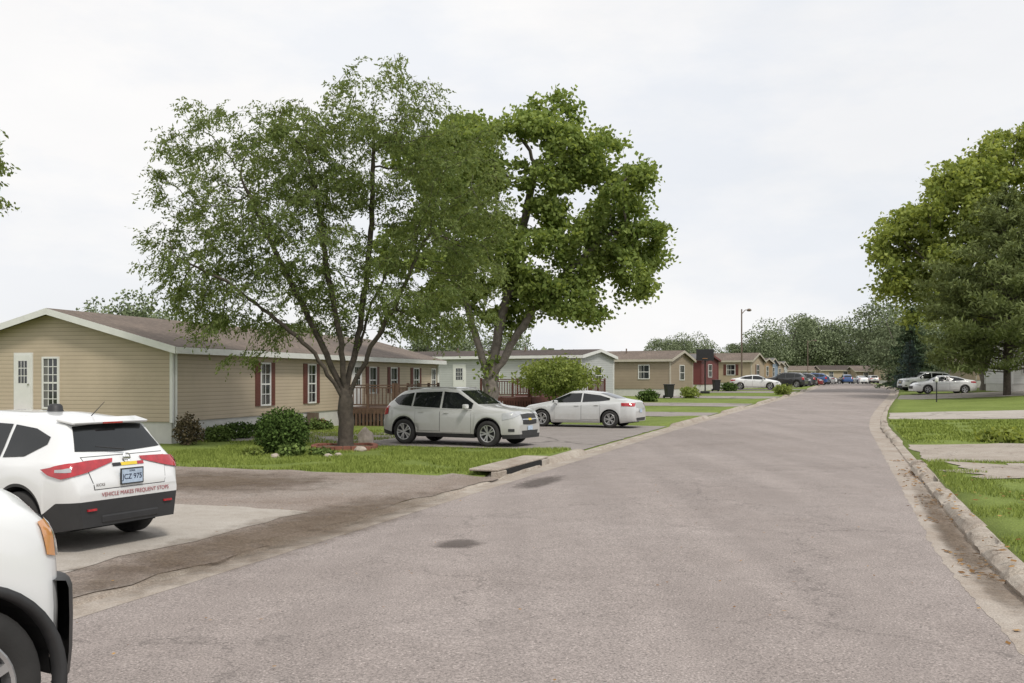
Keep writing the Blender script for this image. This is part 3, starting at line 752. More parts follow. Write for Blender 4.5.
# ------------------------------------------------------------------ houses
M['curtain'] = simple("pale_curtain", (0.16, 0.16, 0.15), 0.8)
def window(house, face, u, z0, w, h, A=0, shutters=None, mull=(2, 2), off=0.0):
    def place(o):
        if face == 'y0': o.location = (u, off, z0)
        else: o.location = (off, u, z0); o.rotation_euler = (0, 0, -math.pi/2)
    t = 0.06
    fr = MB()
    fr.box(-w/2-t, w/2+t, -0.05, 0.0, -t, 0); fr.box(-w/2-t, w/2+t, -0.05, 0.0, h, h+t)
    fr.box(-w/2-t, -w/2, -0.05, 0.0, 0, h); fr.box(w/2, w/2+t, -0.05, 0.0, 0, h)
    nx, nz = mull
    for i in range(1, nx): x = -w/2+w*i/nx; fr.box(x-0.012, x+0.012, -0.032, -0.01, 0, h)
    for i in range(1, nz): z = h*i/nz; k = 0.025 if i*2 == nz else 0.012; fr.box(-w/2, w/2, -0.035, -0.008, z-k, z+k)
    f = fr.obj("window", M['white'], house); place(f)
    p = MB(); p.box(-w/2, w/2, -0.02, -0.004, 0, h); p.obj("pane", M['glass'], f)
    c = MB(); c.box(-w/2+0.02, -w/2+w*0.28, -0.0235, -0.0205, 0.02, h-0.02); c.obj("curtain", M['curtain'], f)
    if shutters:
        for sgn in (-1, 1):
            sx = sgn*(w/2+t+0.17)
            s_ = MB(); s_.box(sx-0.16, sx+0.16, -0.035, 0.0, -0.06, h+0.06)
            for q in range(14): zz = 0.02+(h-0.04)*q/14; s_.box(sx-0.12, sx+0.12, -0.045, -0.034, zz, zz+0.03)
            o = s_.obj("shutter", shutters, house); place(o)

def door(house, face, u, z0, w=0.9, h=2.0, mat=None, lite=True):
    mat = mat or M['white']
    d = MB(); d.box(-w/2-0.07, w/2+0.07, -0.04, 0, 0, h+0.07)
    d.box(-w/2, w/2, -0.055, -0.04, 0.02, h)
    o = d.obj("door", mat, house)
    if face == 'y0': o.location = (u, 0, z0)
    else: o.location = (0, u, z0); o.rotation_euler = (0, 0, -math.pi/2)
    if lite:
        g = MB(); cols, rows = 3, 3; W_, H_ = w*0.62, h*0.42
        for i in range(cols):
            for j in range(rows):
                x = -W_/2+W_*i/cols; z = h*0.48+H_*j/rows
                g.box(x+0.015, x+W_/cols-0.015, -0.060, -0.0555, z+0.015, z+H_/rows-0.015)
        g.obj("pane", M['glass'], o)
    k = MB(); k.lathe([(0.0, -0.10), (0.03, -0.095), (0.035, -0.08), (0.015, -0.06)], 10, 'y', c=(w*0.4, 0, h*0.47)); k.obj("handle", M['chrome'], o)

def house(x, y, ang, A, Bw, ridge, wallm, roofm, label, hfloor=0.75, hw=2.3, rise=1.1, group=None, ov=0.35, gable=None, zoff=0, skirt=None, trim=None):
    z = gxy(x, y)+zoff; trim = trim or M['white']
    r = thing("mobile_home", (x, y, z), ang, label, "house", group)
    e = hfloor+hw
    m = MB(); m.box(0, A, 0, Bw, hfloor, e)
    if ridge == 'x':
        for xx in (0, A): m.poly([(xx, 0, e), (xx, Bw, e), (xx, Bw/2, e+rise)])
    else:
        for yy in (0, Bw): m.poly([(0, yy, e), (A, yy, e), (A/2, yy, e+rise)])
    m.obj("wall", wallm, r)
    s_ = MB(); s_.box(0.04, A-0.04, 0.04, Bw-0.04, -0.4, hfloor-0.002); s_.obj("skirting", skirt or M['skirt'], r)
    half = (Bw if ridge == 'x' else A)/2; Ln = A if ridge == 'x' else Bw
    sl = rise/half; zo = e-sl*ov; th = 0.10
    rf = MB(); tr = MB()
    def P(l, c, zz): return (l, c, zz) if ridge == 'x' else (c, l, zz)
    for sg in (0, 1):
        c0 = -ov if sg == 0 else 2*half+ov
        a = [P(-ov, c0, zo+0.02), P(Ln+ov, c0, zo+0.02), P(Ln+ov, half, e+rise+0.02), P(-ov, half, e+rise+0.02)]
        b = [(q[0], q[1], q[2]+th) for q in a]
        rf.poly(b); rf.poly(a)
        rf.poly([a[0], a[1], b[1], b[0]]); rf.poly([a[0], a[3], b[3], b[0]]); rf.poly([a[1], a[2], b[2], b[1]])
        cs = -ov-0.03 if sg == 0 else 2*half+ov+0.005
        q0 = P(-ov, cs, zo-0.09); q1 = P(Ln+ov, cs+0.025, zo+0.105)
        tr.box(min(q0[0], q1[0]), max(q0[0], q1[0]), min(q0[1], q1[1]), max(q0[1], q1[1]), zo-0.09, zo+0.105)
        for l in (-ov-0.025, Ln+ov+0.005):
            pts = [P(l, c0, zo-0.10), P(l, half, e+rise-0.08), P(l, half, e+rise+0.115), P(l, c0, zo+0.115)]
            pts2 = [P(l+0.02, c0, zo-0.10), P(l+0.02, half, e+rise-0.08), P(l+0.02, half, e+rise+0.115), P(l+0.02, c0, zo+0.115)]
            tr.poly(pts); tr.poly(pts2)
            for k in range(4): tr.poly([pts[k], pts[(k+1) % 4], pts2[(k+1) % 4], pts2[k]])
    ro = rf.obj("roof", roofm, r); tr.obj("fascia", trim, r)
    for cx_, cy_ in ((0, 0), (A, 0), (0, Bw), (A, Bw)):
        ct = MB(); ct.box(cx_-0.05, cx_+0.05, cy_-0.05, cy_+0.05, hfloor-0.02, e-0.02); ct.obj("corner_trim", trim, r)
    for k in (0.3, 0.62):
        vt = MB(); q = P(Ln*k, half*0.7, 0); vt.cyl((q[0], q[1], e+rise*0.6), (q[0], q[1], e+rise+0.30), 0.06, n=8); vt.obj("vent_pipe", M['metal'], ro)
    return r

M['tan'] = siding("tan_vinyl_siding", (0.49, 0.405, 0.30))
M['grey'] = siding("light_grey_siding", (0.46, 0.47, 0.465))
M['olive'] = siding("olive_tan_siding", (0.31, 0.25, 0.18))
M['barn'] = siding("barn_red_siding", (0.15, 0.035, 0.032))
M['beige'] = siding("beige_siding", (0.42, 0.34, 0.24))
M['orange'] = siding("ochre_siding", (0.36, 0.25, 0.14))
M['bluehs'] = siding("pale_blue_siding", (0.25, 0.32, 0.40))
M['whsid'] = siding("white_siding", (0.62, 0.62, 0.60))
M['roofbr'] = shingle("brown_shingles", (0.175, 0.135, 0.108))
M['roofdk'] = shingle("dark_brown_shingles", (0.075, 0.055, 0.046))
M['roofgr'] = shingle("grey_shingles", (0.15, 0.145, 0.14))

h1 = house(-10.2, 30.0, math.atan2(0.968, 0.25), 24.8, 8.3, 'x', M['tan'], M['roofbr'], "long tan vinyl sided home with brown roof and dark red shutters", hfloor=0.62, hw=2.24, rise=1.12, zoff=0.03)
for u in (5.7, 9.4): window(h1, 'y0', u, 1.02, 0.62, 1.42, shutters=M['shutter'], mull=(2, 4))
for u in (15.6, 18.2, 21.3): window(h1, 'y0', u, 1.3, 0.75, 1.1, shutters=M['shutter'], mull=(2, 2))
window(h1, 'y0', 24.0, 1.3, 0.6, 1.1, mull=(2, 2))
door(h1, 'y0', 13.8, 0.63, 0.9, 2.0)
window(h1, 'x0', 4.25, 1.05, 0.5, 1.5, mull=(3, 6)); door(h1, 'x0', 5.25, 0.95, 0.55, 1.72)
for q in (0.12, 24.6):
    d = MB(); d.cyl((q, -0.06, 0.1), (q, -0.06, 2.7), 0.04, n=8); d.obj("downpipe", M['white'], h1)
d = MB(); d.box(-0.6, -0.05, 4.9, 5.7, 0, 0.9)
d.box(-0.95, -0.6, 4.9, 5.7, 0, 0.6); d.box(-1.3, -0.95, 4.9, 5.7, 0, 0.3); d.obj("step", M['stone'], h1)
d = MB(); d.box(9, 9.35, -0.35, -0.02, 0.0, 0.6); d.obj("meter_box", M['metal'], h1)

def deck(parent_xy, ang, x0, x1, y0, y1, zf, mat, label, steps='x1'):
    r = thing("deck", (parent_xy[0], parent_xy[1], gxy(*parent_xy)), ang, label, "deck")
    p = MB()
    n = int((x1-x0)/0.14)
    for i in range(n): p.box(x0+i*0.14, x0+i*0.14+0.13, y0, y1, zf-0.035, zf)
    p.obj("deck_floor", mat, r)
    f = MB(); f.box(x0, x1, y0-0.04, y0-0.003, zf-0.24, zf-0.04); f.box(x0-0.04, x0-0.003, y0, y1, zf-0.24, zf-0.04)
    for xx in (x0, (x0+x1)/2, x1-0.1):
        for yy in (y0+0.003, y1-0.12): f.box(xx, xx+0.09, yy, yy+0.09, -0.1, zf-0.04)
    for i in range(int((x1-x0)/0.16)): f.box(x0+i*0.16, x0+i*0.16+0.10, y0-0.055, y0-0.042, 0.0, zf-0.06)
    for i in range(int((y1-y0)/0.16)): f.box(x0-0.055, x0-0.042, y0+i*0.16, y0+i*0.16+0.10, 0.0, zf-0.06)
    f.obj("deck_frame", mat, r)
    H = 0.95
    def rail(a, b):
        g = MB()
        L = math.hypot(b[0]-a[0], b[1]-a[1]); hx = abs(b[0]-a[0]) > abs(b[1]-a[1])
        for z0, z1, w in ((zf+H-0.05, zf+H, 0.05), (zf+0.10, zf+0.15, 0.025), (zf+H-0.15, zf+H-0.10, 0.025)):
            g.box(min(a[0], b[0])-(0 if hx else w), max(a[0], b[0])+(0 if hx else w), min(a[1], b[1])-(w if hx else 0), max(a[1], b[1])+(w if hx else 0), z0, z1)
        k = int(L/0.16)
        for i in range(1, k):
            q = (a[0]+(b[0]-a[0])*i/k, a[1]+(b[1]-a[1])*i/k); g.box(q[0]-0.018, q[0]+0.018, q[1]-0.018, q[1]+0.018, zf+0.152, zf+H-0.152)
        for i in range(0, int(L/1.4)+2):
            u = min(1, i/(int(L/1.4)+1)); q = (a[0]+(b[0]-a[0])*u, a[1]+(b[1]-a[1])*u); g.box(q[0]-0.046, q[0]+0.046, q[1]-0.052, q[1]+0.052, zf+0.001, zf+H+0.06)
        g.obj("railing", mat, r)
    rail((x0+0.05, y0+0.06), (x1-0.05, y0+0.06)); rail((x0+0.05, y0+0.20), (x0+0.05, y1-0.1))
    s_ = MB(); k = int(zf/0.18)
    for i in range(k): s_.box(x1+0.003+i*0.28, x1+0.28+i*0.28, y0+0.1, y1-0.2, 0, zf-0.18*(i+1)+0.02)
    s_.obj("stair", mat, r)
a1 = math.atan2(0.968, 0.25)
deck((-10.2, 30.0), a1, 12.0, 17.4, -2.6, -0.03, 0.75, M['deck'], "brown stained wooden deck with railings against the tan house")

ah = math.atan2(0.9, 0.45)
def home(s, t, A, Bw, wm, rm, label, wins=True, dz=0, hfl=0.6, hw=2.35, rise=0.8, dmat=None, shut=None, trim=None):
    x, y = XY(s, t)
    h = house(x, y, ah, A, Bw, 'y', wm, rm, label, hfloor=hfl, hw=hw, rise=rise, ov=0.25, zoff=dz, trim=trim or M['creamtrim'])
    for u in (2.2, 6.5, 12.0):
        if u < Bw-1: window(h, 'x0', u, hfl+0.85, 0.85, 1.05, mull=(2, 2), shutters=shut)
    door(h, 'x0', 9.2, hfl+0.05, 0.9, 2.0, dmat)
    window(h, 'y0', A*0.5, hfl+0.75, 1.2, 1.15, mull=(2, 2), shutters=shut)
    return h
x2, y2 = 4.55, 66.0
s2, t2 = ST(x2, y2)
home(s2, t2, 6.0, 17, M['grey'], M['roofdk'], "light grey mobile home with low dark brown roof", hw=2.6, rise=0.42, trim=M['white'])
home(79.9, -13.0, 6.2, 15, M['olive'], M['roofbr'], "olive tan mobile home with brown shingle roof", rise=0.7)
home(95.5, -12.6, 6, 14, M['barn'], M['roofgr'], "barn red mobile home with pale window trim", rise=0.5, trim=M['barn'])
home(110, -9.2, 6, 15, M['beige'], M['roofbr'], "beige mobile home with brown roof and dark shutters", shut=M['shutter'])
home(125, -9.2, 6, 15, M['orange'], M['roofdk'], "ochre mobile home down the street", rise=0.5)
home(140, -9.4, 6, 15, M['bluehs'], M['roofgr'], "pale blue mobile home down the street")
home(155, -9.4, 6, 15, M['beige'], M['roofbr'], "beige mobile home farther down the street", rise=0.5)
home(170, -9.6, 6, 15, M['grey'], M['roofgr'], "grey mobile home farther down the street")
for i, (px, dd, w) in enumerate([(812, 214, 13), (850, 212, 12), (885, 208, 12), (760, 220, 14), (910, 200, 10)]):
    x = (px-512)/1000*dd
    hh_ = house(x-w/2, dd, 0.0, w, 6, 'x', [M['beige'], M['tan'], M['olive'], M['grey'], M['beige']][i], [M['roofbr'], M['roofdk']][i % 2], "low mobile home at the far end of the street", hfloor=0.5, hw=2.2, rise=0.9, trim=M['creamtrim'])
    for u in (2, 5, 8.5): window(hh_, 'y0', u, 1.3, 0.9, 1.0)
    door(hh_, 'y0', 6.8, 0.5, 0.9, 2.0)
hr = house(38.3, 76.5, math.atan2(-0.12, 1.0), 16, 6, 'x', M['whsid'], M['roofgr'], "white mobile home beside the pine tree", hfloor=0.6, hw=2.3)
for u in (1.2, 4.2, 8): window(hr, 'y0', u, 1.4, 0.9, 1.1)
door(hr, 'y0', 2.7, 0.65)
hr = house(45.5, 98.0, 0.0, 14, 6, 'x', M['beige'], M['roofgr'], "beige mobile home beneath the large tree", hfloor=0.6, hw=2.3, rise=0.5, trim=M['creamtrim'])
for u in (1.6, 5, 9): window(hr, 'y0', u, 1.4, 0.9, 1.1)
deck((5.2, 64.2), ah, -2.7, -0.3, -1.0, 4.2, 0.75, M['deckred'], "red brown wooden steps and railing by the grey home")
deck(XY(79.9, -13.0), ah, -2.0, -0.05, 5.5, 9, 0.6, M['deck'], "brown wooden porch beside the olive tan home")
deck((-0.2, 55.5), ah, -1.2, 1.4, -2.0, 1.2, 0.9, M['deckred'], "dark red brown wooden stair and landing")

# ------------------------------------------------------------------ cars
def smooth_interp(pts, xs, w=0.045):
    px = [p[0] for p in pts]; pz = [p[1] for p in pts]
    acc = 0
    ks = (-1, -0.66, -0.33, 0, 0.33, 0.66, 1)
    for k in ks: acc = acc + np.interp(np.clip(xs+k*w, px[0], px[-1]), px, pz)
    return acc/len(ks)

def make_wheel(parent, x, y, r, side, name="wheel"):
    w = 0.105
    hub = MB(); hub.lathe([(0.0, 0.02), (r*0.60, 0.02), (r*0.62, w*0.9), (r*0.62, -w*0.9), (0, -w*0.9)], 20)
    o = hub.obj(name, M['plastic'], parent); o.location = (x, y, r)
    if side < 0: o.rotation_euler = (0, 0, math.pi)
    t = MB(); t.lathe([(r*0.64, -w), (r*0.80, -w*1.12), (r*0.94, -w*1.05), (r, -w*0.75), (r*1.003, 0), (r, w*0.75), (r*0.94, w*1.05), (r*0.80, w*1.12), (r*0.66, w), (r*0.63, w*0.8)], 40)
    t.obj("tyre", M['rubber'], o, smooth=True)
    rm = MB(); rm.lathe([(r*0.665, w*1.0), (r*0.64, w*1.06), (r*0.60, w*1.0), (r*0.585, w*0.35)], 32)
    rm.lathe([(0.0, w*0.92), (r*0.10, w*0.90), (r*0.14, w*0.7)], 16)
    for i in range(5):
        for dlt in (-0.16, 0.16):
            a = 2*math.pi*i/5; a0 = a+dlt*0.9; a1_ = a+dlt*1.25
            p0 = Vector((math.cos(a0)*r*0.10, w*0.78, math.sin(a0)*r*0.10)); p1 = Vector((math.cos(a1_)*r*0.61, w*0.86, math.sin(a1_)*r*0.61))
            d = (p1-p0).normalized(); sd = Vector((-d.z, 0, d.x))*r*0.042
            up = Vector((0, 0.016, 0))
            q = [p0-sd, p1-sd*1.25, p1+sd*1.25, p0+sd]
            rm.poly([v+up for v in q])
            for k in range(4): rm.poly([q[k]-up, q[(k+1) % 4]-up, q[(k+1) % 4]+up, q[k]+up])
    rm.obj("rim", M['alloy'], o)
    return o

def build_car(spec, loc, heading, label, category="car", name="parked_car", group=None, paint=None):
    root = thing(name, loc, heading, label, category, group)
    paint = paint or M['paint']
    L2 = spec['L']/2; r = spec['r']; axl = spec['axles']; R = r*1.17
    xs = set(np.round(np.linspace(-L2, L2, 64), 3)) | set(np.round(-L2+np.linspace(0, 0.5, 26), 3)) | set(np.round(L2-np.linspace(0, 0.5, 26), 3))
    low0 = spec['low']
    for a in axl:
        xs = {x for x in xs if not (abs(x-a) < R+0.015)}
        for k in range(0, 25):
            xs.add(round(a+R*math.cos(math.pi*k/24), 3))
        xs.add(round(a-R-0.012, 3)); xs.add(round(a+R+0.012, 3))
    xs = np.array(sorted(xs))
    top = smooth_interp(spec['top'], xs); belt = smooth_interp(spec['belt'], xs); hw = smooth_interp(spec['hw'], xs); rw = smooth_interp(spec['rw'], xs)
    clad = smooth_interp(spec['clad'], xs, 0.01); lowz = smooth_interp(spec['lowz'], xs)
    V = []; n = 0
    for i, x in enumerate(xs):
        zl = lowz[i]
        for a in axl:
            if abs(x-a) <= R+0.001: zl = max(zl, r+math.sqrt(max(0, R*R-(x-a)**2)))
        b = min(belt[i], top[i]-0.01); w = hw[i]; W2 = rw[i]
        z1 = max(clad[i], zl+0.035); z1 = min(z1, b-0.12)
        z2 = max(z1+0.02, z1+(b-z1)*0.35); z3 = z1+(b-z1)*0.72
        arch = any(abs(x-a) < R+0.001 for a in axl)
        fl = 0.012 if arch else 0
        sec = [(w*0.93 if not arch else w+fl-0.01, zl), (w*0.992+fl, z1), (w+fl*0.7, z2), (w*0.988, z3), (w*0.972, b-0.045*(b/1.0)), (w*0.935, b)]
        tz = top[i]
        for k in (0.33, 0.66): sec.append((w*0.925+(W2+0.03-w*0.925)*k, b+(tz-0.07*min(1, (tz-b)/0.3)-b)*k))
        sec += [(W2+0.025, tz-0.075*min(1, (tz-b)/0.3)), (W2-0.02, tz-0.028*min(1, (tz-b)/.15)), (W2*0.72, tz-0.008), (W2*0.35, tz), (0, tz+0.002)]
        n = len(sec)
        for y, z in sec: V.append((x, y, z))
        for y, z in sec[:-1][::-1]: V.append((x, -y, z))
    K = 2*n-1
    F = []; MI = []
    cladm = spec.get('cladding', False)
    for i in range(len(xs)-1):
        for j in range(K-1):
            F.append((i*K+j, i*K+j+1, (i+1)*K+j+1, (i+1)*K+j)); MI.append(1 if cladm and j in (0, K-2) else 0)
    for e, rev in ((0, True), (len(xs)-1, False)):
        for j in range(n-1):
            f = (e*K+j, e*K+j+1, e*K+K-2-j, e*K+K-1-j) if j < n-2 else (e*K+j, e*K+j+1, e*K+j+2)
            f = tuple(reversed(f)) if not rev else f
            F.append(f); MI.append(1 if cladm and j == 0 else 0)
    me = mkmesh("body", V, F, [paint, M['plastic']], MI, smooth=True)
    bm = bmesh.new(); bm.from_mesh(me); bmesh.ops.recalc_face_normals(bm, faces=bm.faces); bm.to_mesh(me)
    bvh = BVHTree.FromBMesh(bm); bm.free()
    try: me.set_sharp_from_angle(angle=math.radians(spec.get('sharp', 38)))
    except Exception: pass
    body = mkobj("body", me, root)
    wmax = max(hw)
    u = MB()
    segs = [-L2+0.25, axl[0]-R-0.01, axl[0]+R+0.01, axl[1]-R-0.01, axl[1]+R+0.01, L2-0.25]
    for k in (0, 2, 4):
        if segs[k+1] > segs[k]+0.05: u.box(segs[k], segs[k+1], -wmax*(0.88 if k == 2 else 0.7), wmax*(0.88 if k == 2 else 0.7), low0+0.02, r+0.2)
    u.box(-L2+0.3, L2-0.3, -wmax*0.62, wmax*0.62, low0+0.04, r+R-0.1)
    for a in axl:
        for k in range(12):
            a0 = math.pi*k/12; a1_ = math.pi*(k+1)/12
            for sg in (1, -1):
                def wy(xx): return min(wmax, float(np.interp(xx, xs, hw)))*0.985
                x0_, x1_ = a+R*.99*math.cos(a0), a+R*.99*math.cos(a1_)
                u.poly([(x0_, sg*wy(x0_), r+R*.99*math.sin(a0)), (x1_, sg*wy(x1_), r+R*.99*math.sin(a1_)), (x1_, sg*wmax*0.6, r+R*.99*math.sin(a1_)), (x0_, sg*wmax*0.6, r+R*.99*math.sin(a0))])
    u.obj("underbody", M['black'], root)
    for nm, a in (("wheel", axl[1]), ("wheel", axl[0])):
        for sg in (1, -1): make_wheel(root, a, sg*(wmax-0.115), r, sg)
    def decal(name, tops, bots, plane, mat, off=0.006, nv=6, sub=6, parent=None):
        def dens(pts):
            out = []
            for a, b in zip(pts[:-1], pts[1:]):
                for k in range(sub): out.append((a[0]+(b[0]-a[0])*k/sub, a[1]+(b[1]-a[1])*k/sub))
            out.append(pts[-1]); return out
        T, B_ = dens(tops), dens(bots); VV = []; FF = []
        for a, b in zip(T, B_):
            for k in range(nv+1):
                p = (b[0]+(a[0]-b[0])*k/nv, b[1]+(a[1]-b[1])*k/nv)
                if plane == 'L': o_, d_ = Vector((p[0], 4, p[1])), Vector((0, -1, 0))
                elif plane == 'R': o_, d_ = Vector((p[0], -4, p[1])), Vector((0, 1, 0))
                elif plane == 'B': o_, d_ = Vector((-6, p[0], p[1])), Vector((1, 0, 0))
                elif plane == 'F': o_, d_ = Vector((6, p[0], p[1])), Vector((-1, 0, 0))
                elif plane in ('BL', 'BR', 'FL', 'FR'):
                    sx = -1 if plane[0] == 'B' else 1; sy = 1 if plane[1] == 'L' else -1
                    d_ = Vector((-sx*0.72, -sy*0.69, 0)); tan = Vector((-d_.y, d_.x, 0))
                    o_ = Vector((sx*spec['ca'][0], sy*spec['ca'][1], p[1])) - d_*4 + tan*(p[0]*(-1 if (sx*sy > 0) else 1))
                hit = bvh.ray_cast(o_, d_)
                if hit[0] is None:
                    q, nn, _, _ = bvh.find_nearest(o_+d_*4)
                else: q, nn = hit[0], hit[1]
                if nn.dot(d_) > 0: nn = -nn
                VV.append(q+nn*off)
        c = nv+1
        for i in range(len(T)-1):
            for k in range(nv): FF.append((i*c+k, i*c+k+1, (i+1)*c+k+1, (i+1)*c+k))
        return mkobj(name, mkmesh(name, VV, FF, mat, smooth=True), parent or root)
    ctx = dict(root=root, body=body, decal=decal, bvh=bvh, paint=paint, spec=spec)
    spec['detail'](ctx)
    return root

def textobj(txt, size, mat, parent, loc, cols, name="lettering", squash=1.0, bold=0.012):
    cu = bpy.data.curves.new("t", 'FONT'); cu.body = txt; cu.size = size; cu.align_x = 'CENTER'; cu.align_y = 'CENTER'; cu.extrude = 0.0008; cu.offset = size*bold
    o = bpy.data.objects.new("t", cu); COL.objects.link(o)
    bpy.context.view_layer.update()
    me = bpy.data.meshes.new_from_object(o.evaluated_get(bpy.context.evaluated_depsgraph_get()))
    bpy.data.objects.remove(o)
    me.materials.clear(); me.materials.append(mat)
    Mx = Matrix((( cols[0][0], cols[1][0], cols[2][0]), (cols[0][1], cols[1][1], cols[2][1]), (cols[0][2], cols[1][2], cols[2][2])))
    for v in me.vertices: v.co = Mx @ Vector((v.co.x*squash, v.co.y, v.co.z)) + Vector(loc)
    t = mkobj(name, me, parent); return t

def sides(ctx, wins, doors, handles):
    dc = ctx['decal']
    for sd in ('L', 'R'):
        sg = 1 if sd == 'L' else -1
        for t_, b_ in wins:
            dc("side_window", t_, b_, sd, M['carglass'], 0.006, sub=5)
        for (x0, x1, z0, z1) in doors:
            g = 0.007
            a = dc("door", [(x0-g, z1+g), (x1+g, z1+g)], [(x0-g, z0-g), (x1+g, z0-g)], sd, M['seam'], 0.0025, nv=8, sub=10)
            dc("door_panel", [(x0, z1), (x1, z1)], [(x0, z0), (x1, z0)], sd, ctx['paint'], 0.0055, nv=8, sub=10, parent=a)
        for hx, hz in handles:
            h = ctx['bvh'].ray_cast(Vector((hx, 4*sg, hz)), Vector((0, -sg, 0)))[0]
            m = MB(); yy = h.y
            m.box(hx-0.09, hx+0.09, min(yy+sg*0.008, yy+sg*0.035), max(yy+sg*0.008, yy+sg*0.035), hz-0.013, hz+0.013); m.obj("handle", ctx['paint'], ctx['root'], bevel=0.008)
def mirrors(ctx, x, z, w):
    for sg in (1, -1):
        m = MB(); m.box(x-0.06, x+0.07, min(sg*w, sg*(w+0.20)), max(sg*w, sg*(w+0.20)), z-0.065, z+0.075); m.obj("wing_mirror", ctx['paint'], ctx['root'], bevel=0.035)
def rails(ctx, x0, x1, y, z, mat=None):
    for sg in (1, -1):
        m = MB(); m.box(x0, x1, sg*y-0.015, sg*y+0.015, z+0.02, z+0.05)
        for xx in (x0, (x0+x1)/2, x1-0.08): m.box(xx, xx+0.08, sg*y-0.012, sg*y+0.012, z-0.05, z+0.021)
        m.obj("roof_rail", mat or M['plastic'], ctx['root'], bevel=0.008)

BK = ((0, -1, 0), (0, 0, 1), (-1, 0, 0))
def detail_hatch(ctx):
    dc = ctx['decal']; root = ctx['root']
    sides(ctx, [([(-1.62, 1.28), (-1.35, 1.37), (-1.0, 1.41)], [(-1.62, 1.20), (-1.35, 1.06), (-1.0, 1.04)]), ([(-0.95, 1.415), (-0.15, 1.44)], [(-0.95, 1.04), (-0.15, 1.01)]), ([(-0.10, 1.44), (0.42, 1.40), (0.93, 1.13)], [(-0.10, 1.01), (0.42, 1.00), (0.93, 1.0)])],
          [(-0.93, -0.14, 0.40, 0.98), (-0.12, 0.82, 0.36, 0.97)], [(-0.75, 0.92), (0.02, 0.89)])
    dc("rear_window", [(-0.50, 1.39), (0, 1.42), (0.50, 1.39)], [(-0.62, 1.12), (0, 1.09), (0.62, 1.12)], 'B', M['carglass'], 0.006, nv=8, sub=8)
    dc("windscreen", [(-0.55, 1.46), (0.55, 1.46)], [(-0.66, 1.10), (0.66, 1.10)], 'F', M['carglass'], 0.006, nv=8, sub=12)
    t = dc("tailgate", [(-0.60, 1.06), (0.60, 1.06)], [(-0.52, 0.69), (0.52, 0.69)], 'B', M['seam'], 0.003, nv=8, sub=12)
    dc("tailgate_panel", [(-0.593, 1.05), (0.593, 1.05)], [(-0.513, 0.698), (0.513, 0.698)], 'B', ctx['paint'], 0.006, nv=8, sub=12, parent=t)
    for sd, sg in (('BL', 1), ('BR', -1)):
        dc("taillight", [(-0.42, 1.02), (-0.15, 1.01), (0.08, 0.98), (0.30, 0.93)], [(-0.42, 0.98), (-0.18, 0.89), (0.08, 0.83), (0.22, 0.87)], sd, M['redlamp'], 0.02, nv=5, sub=6)
        dc("taillight_lens", [(-0.02, 0.945), (0.14, 0.93)], [(-0.02, 0.90), (0.14, 0.90)], sd, M['headlamp'], 0.024, nv=3, sub=4)
        dc("headlight", [(-0.30, 0.88), (0.22, 0.80)], [(-0.22, 0.80), (0.22, 0.68)], 'F'+sd[1], M['headlamp'], 0.01, sub=8)
    dc("grille", [(-0.35, 0.78), (0.35, 0.78)], [(-0.28, 0.5), (0.28, 0.5)], 'F', M['plastic'], 0.008)
    hx = ctx['bvh'].ray_cast(Vector((-6, 0, 0.735)), Vector((1, 0, 0)))[0].x - 0.012
    pm = MB(); pm.box(hx-0.014, hx, -0.155, 0.155, 0.735, 0.895); pl = pm.obj("number_plate", M['plate'], root)
    fm = MB()
    for a in ((-0.165, 0.165, 0.722, 0.7345), (-0.165, 0.165, 0.8955, 0.908), (-0.165, -0.1555, 0.735, 0.895), (0.1555, 0.165, 0.735, 0.895)): fm.box(hx-0.018, hx+0.002, a[0], a[1], a[2], a[3])
    fm.obj("plate_frame", M['plastic'], pl)
    textobj("JCZ 975", 0.085, M['bluetext'], pl, (hx-0.0155, 0, 0.805), BK)
    textobj("IOWA", 0.03, M['bluetext'], pl, (hx-0.0155, 0, 0.872), BK)
    for nm, y0, y1, mt in (("reflective_strip", 0.10, 0.22, M['plastic']), ("yellow_strip", -0.14, 0.095, M['yellow']), ("reflective_strip", -0.24, -0.145, M['redlamp'])):
        dc(nm, [(y0, 0.968), (y1, 0.968)], [(y0, 0.932), (y1, 0.932)], 'B', mt, 0.014, nv=1, sub=4)
    hb = ctx['bvh'].ray_cast(Vector((-6, 0, 0.62)), Vector((1, 0, 0)))[0].x
    textobj("VEHICLE MAKES FREQUENT STOPS", 0.066, M['redtext'], root, (hb-0.008, -0.08, 0.628), BK, bold=0.0, squash=0.98)
    hk = ctx['bvh'].ray_cast(Vector((-6, 0.44, 0.75)), Vector((1, 0, 0)))[0].x
    textobj("KICKS", 0.045, M['chrome'], root, (hk-0.010, 0.44, 0.745), BK)
    hk = ctx['bvh'].ray_cast(Vector((-6, 0, 0.99)), Vector((1, 0, 0)))[0].x
    em = MB(); em.lathe([(0.045, 0), (0.052, -0.008), (0.06, 0)], 20); em.box(-0.055, 0.055, -0.008, -0.002, -0.009, 0.009)
    o = em.obj("emblem", M['chrome'], root); o.location = (hk-0.012, 0, 1.02); o.rotation_euler = (0, 0, -math.pi/2)
    sp = MB(); sp.v = [(-1.60, -0.58, 1.488), (-1.60, 0.58, 1.488), (-1.86, 0.54, 1.443), (-1.86, -0.54, 1.443), (-1.60, -0.58, 1.453), (-1.60, 0.58, 1.453), (-1.84, 0.54, 1.413), (-1.84, -0.54, 1.413)]
    sp.f = [(0, 1, 2, 3), (7, 6, 5, 4), (3, 2, 6, 7), (0, 3, 7, 4), (1, 0, 4, 5), (2, 1, 5, 6)]; sp.m = [0]*6
    sp.obj("spoiler", ctx['paint'], root, bevel=0.012)
    bl = MB(); bl.box(-1.866, -1.845, -0.14, 0.14, 1.42, 1.436); bl.obj("brake_light", M['redlamp'], root)
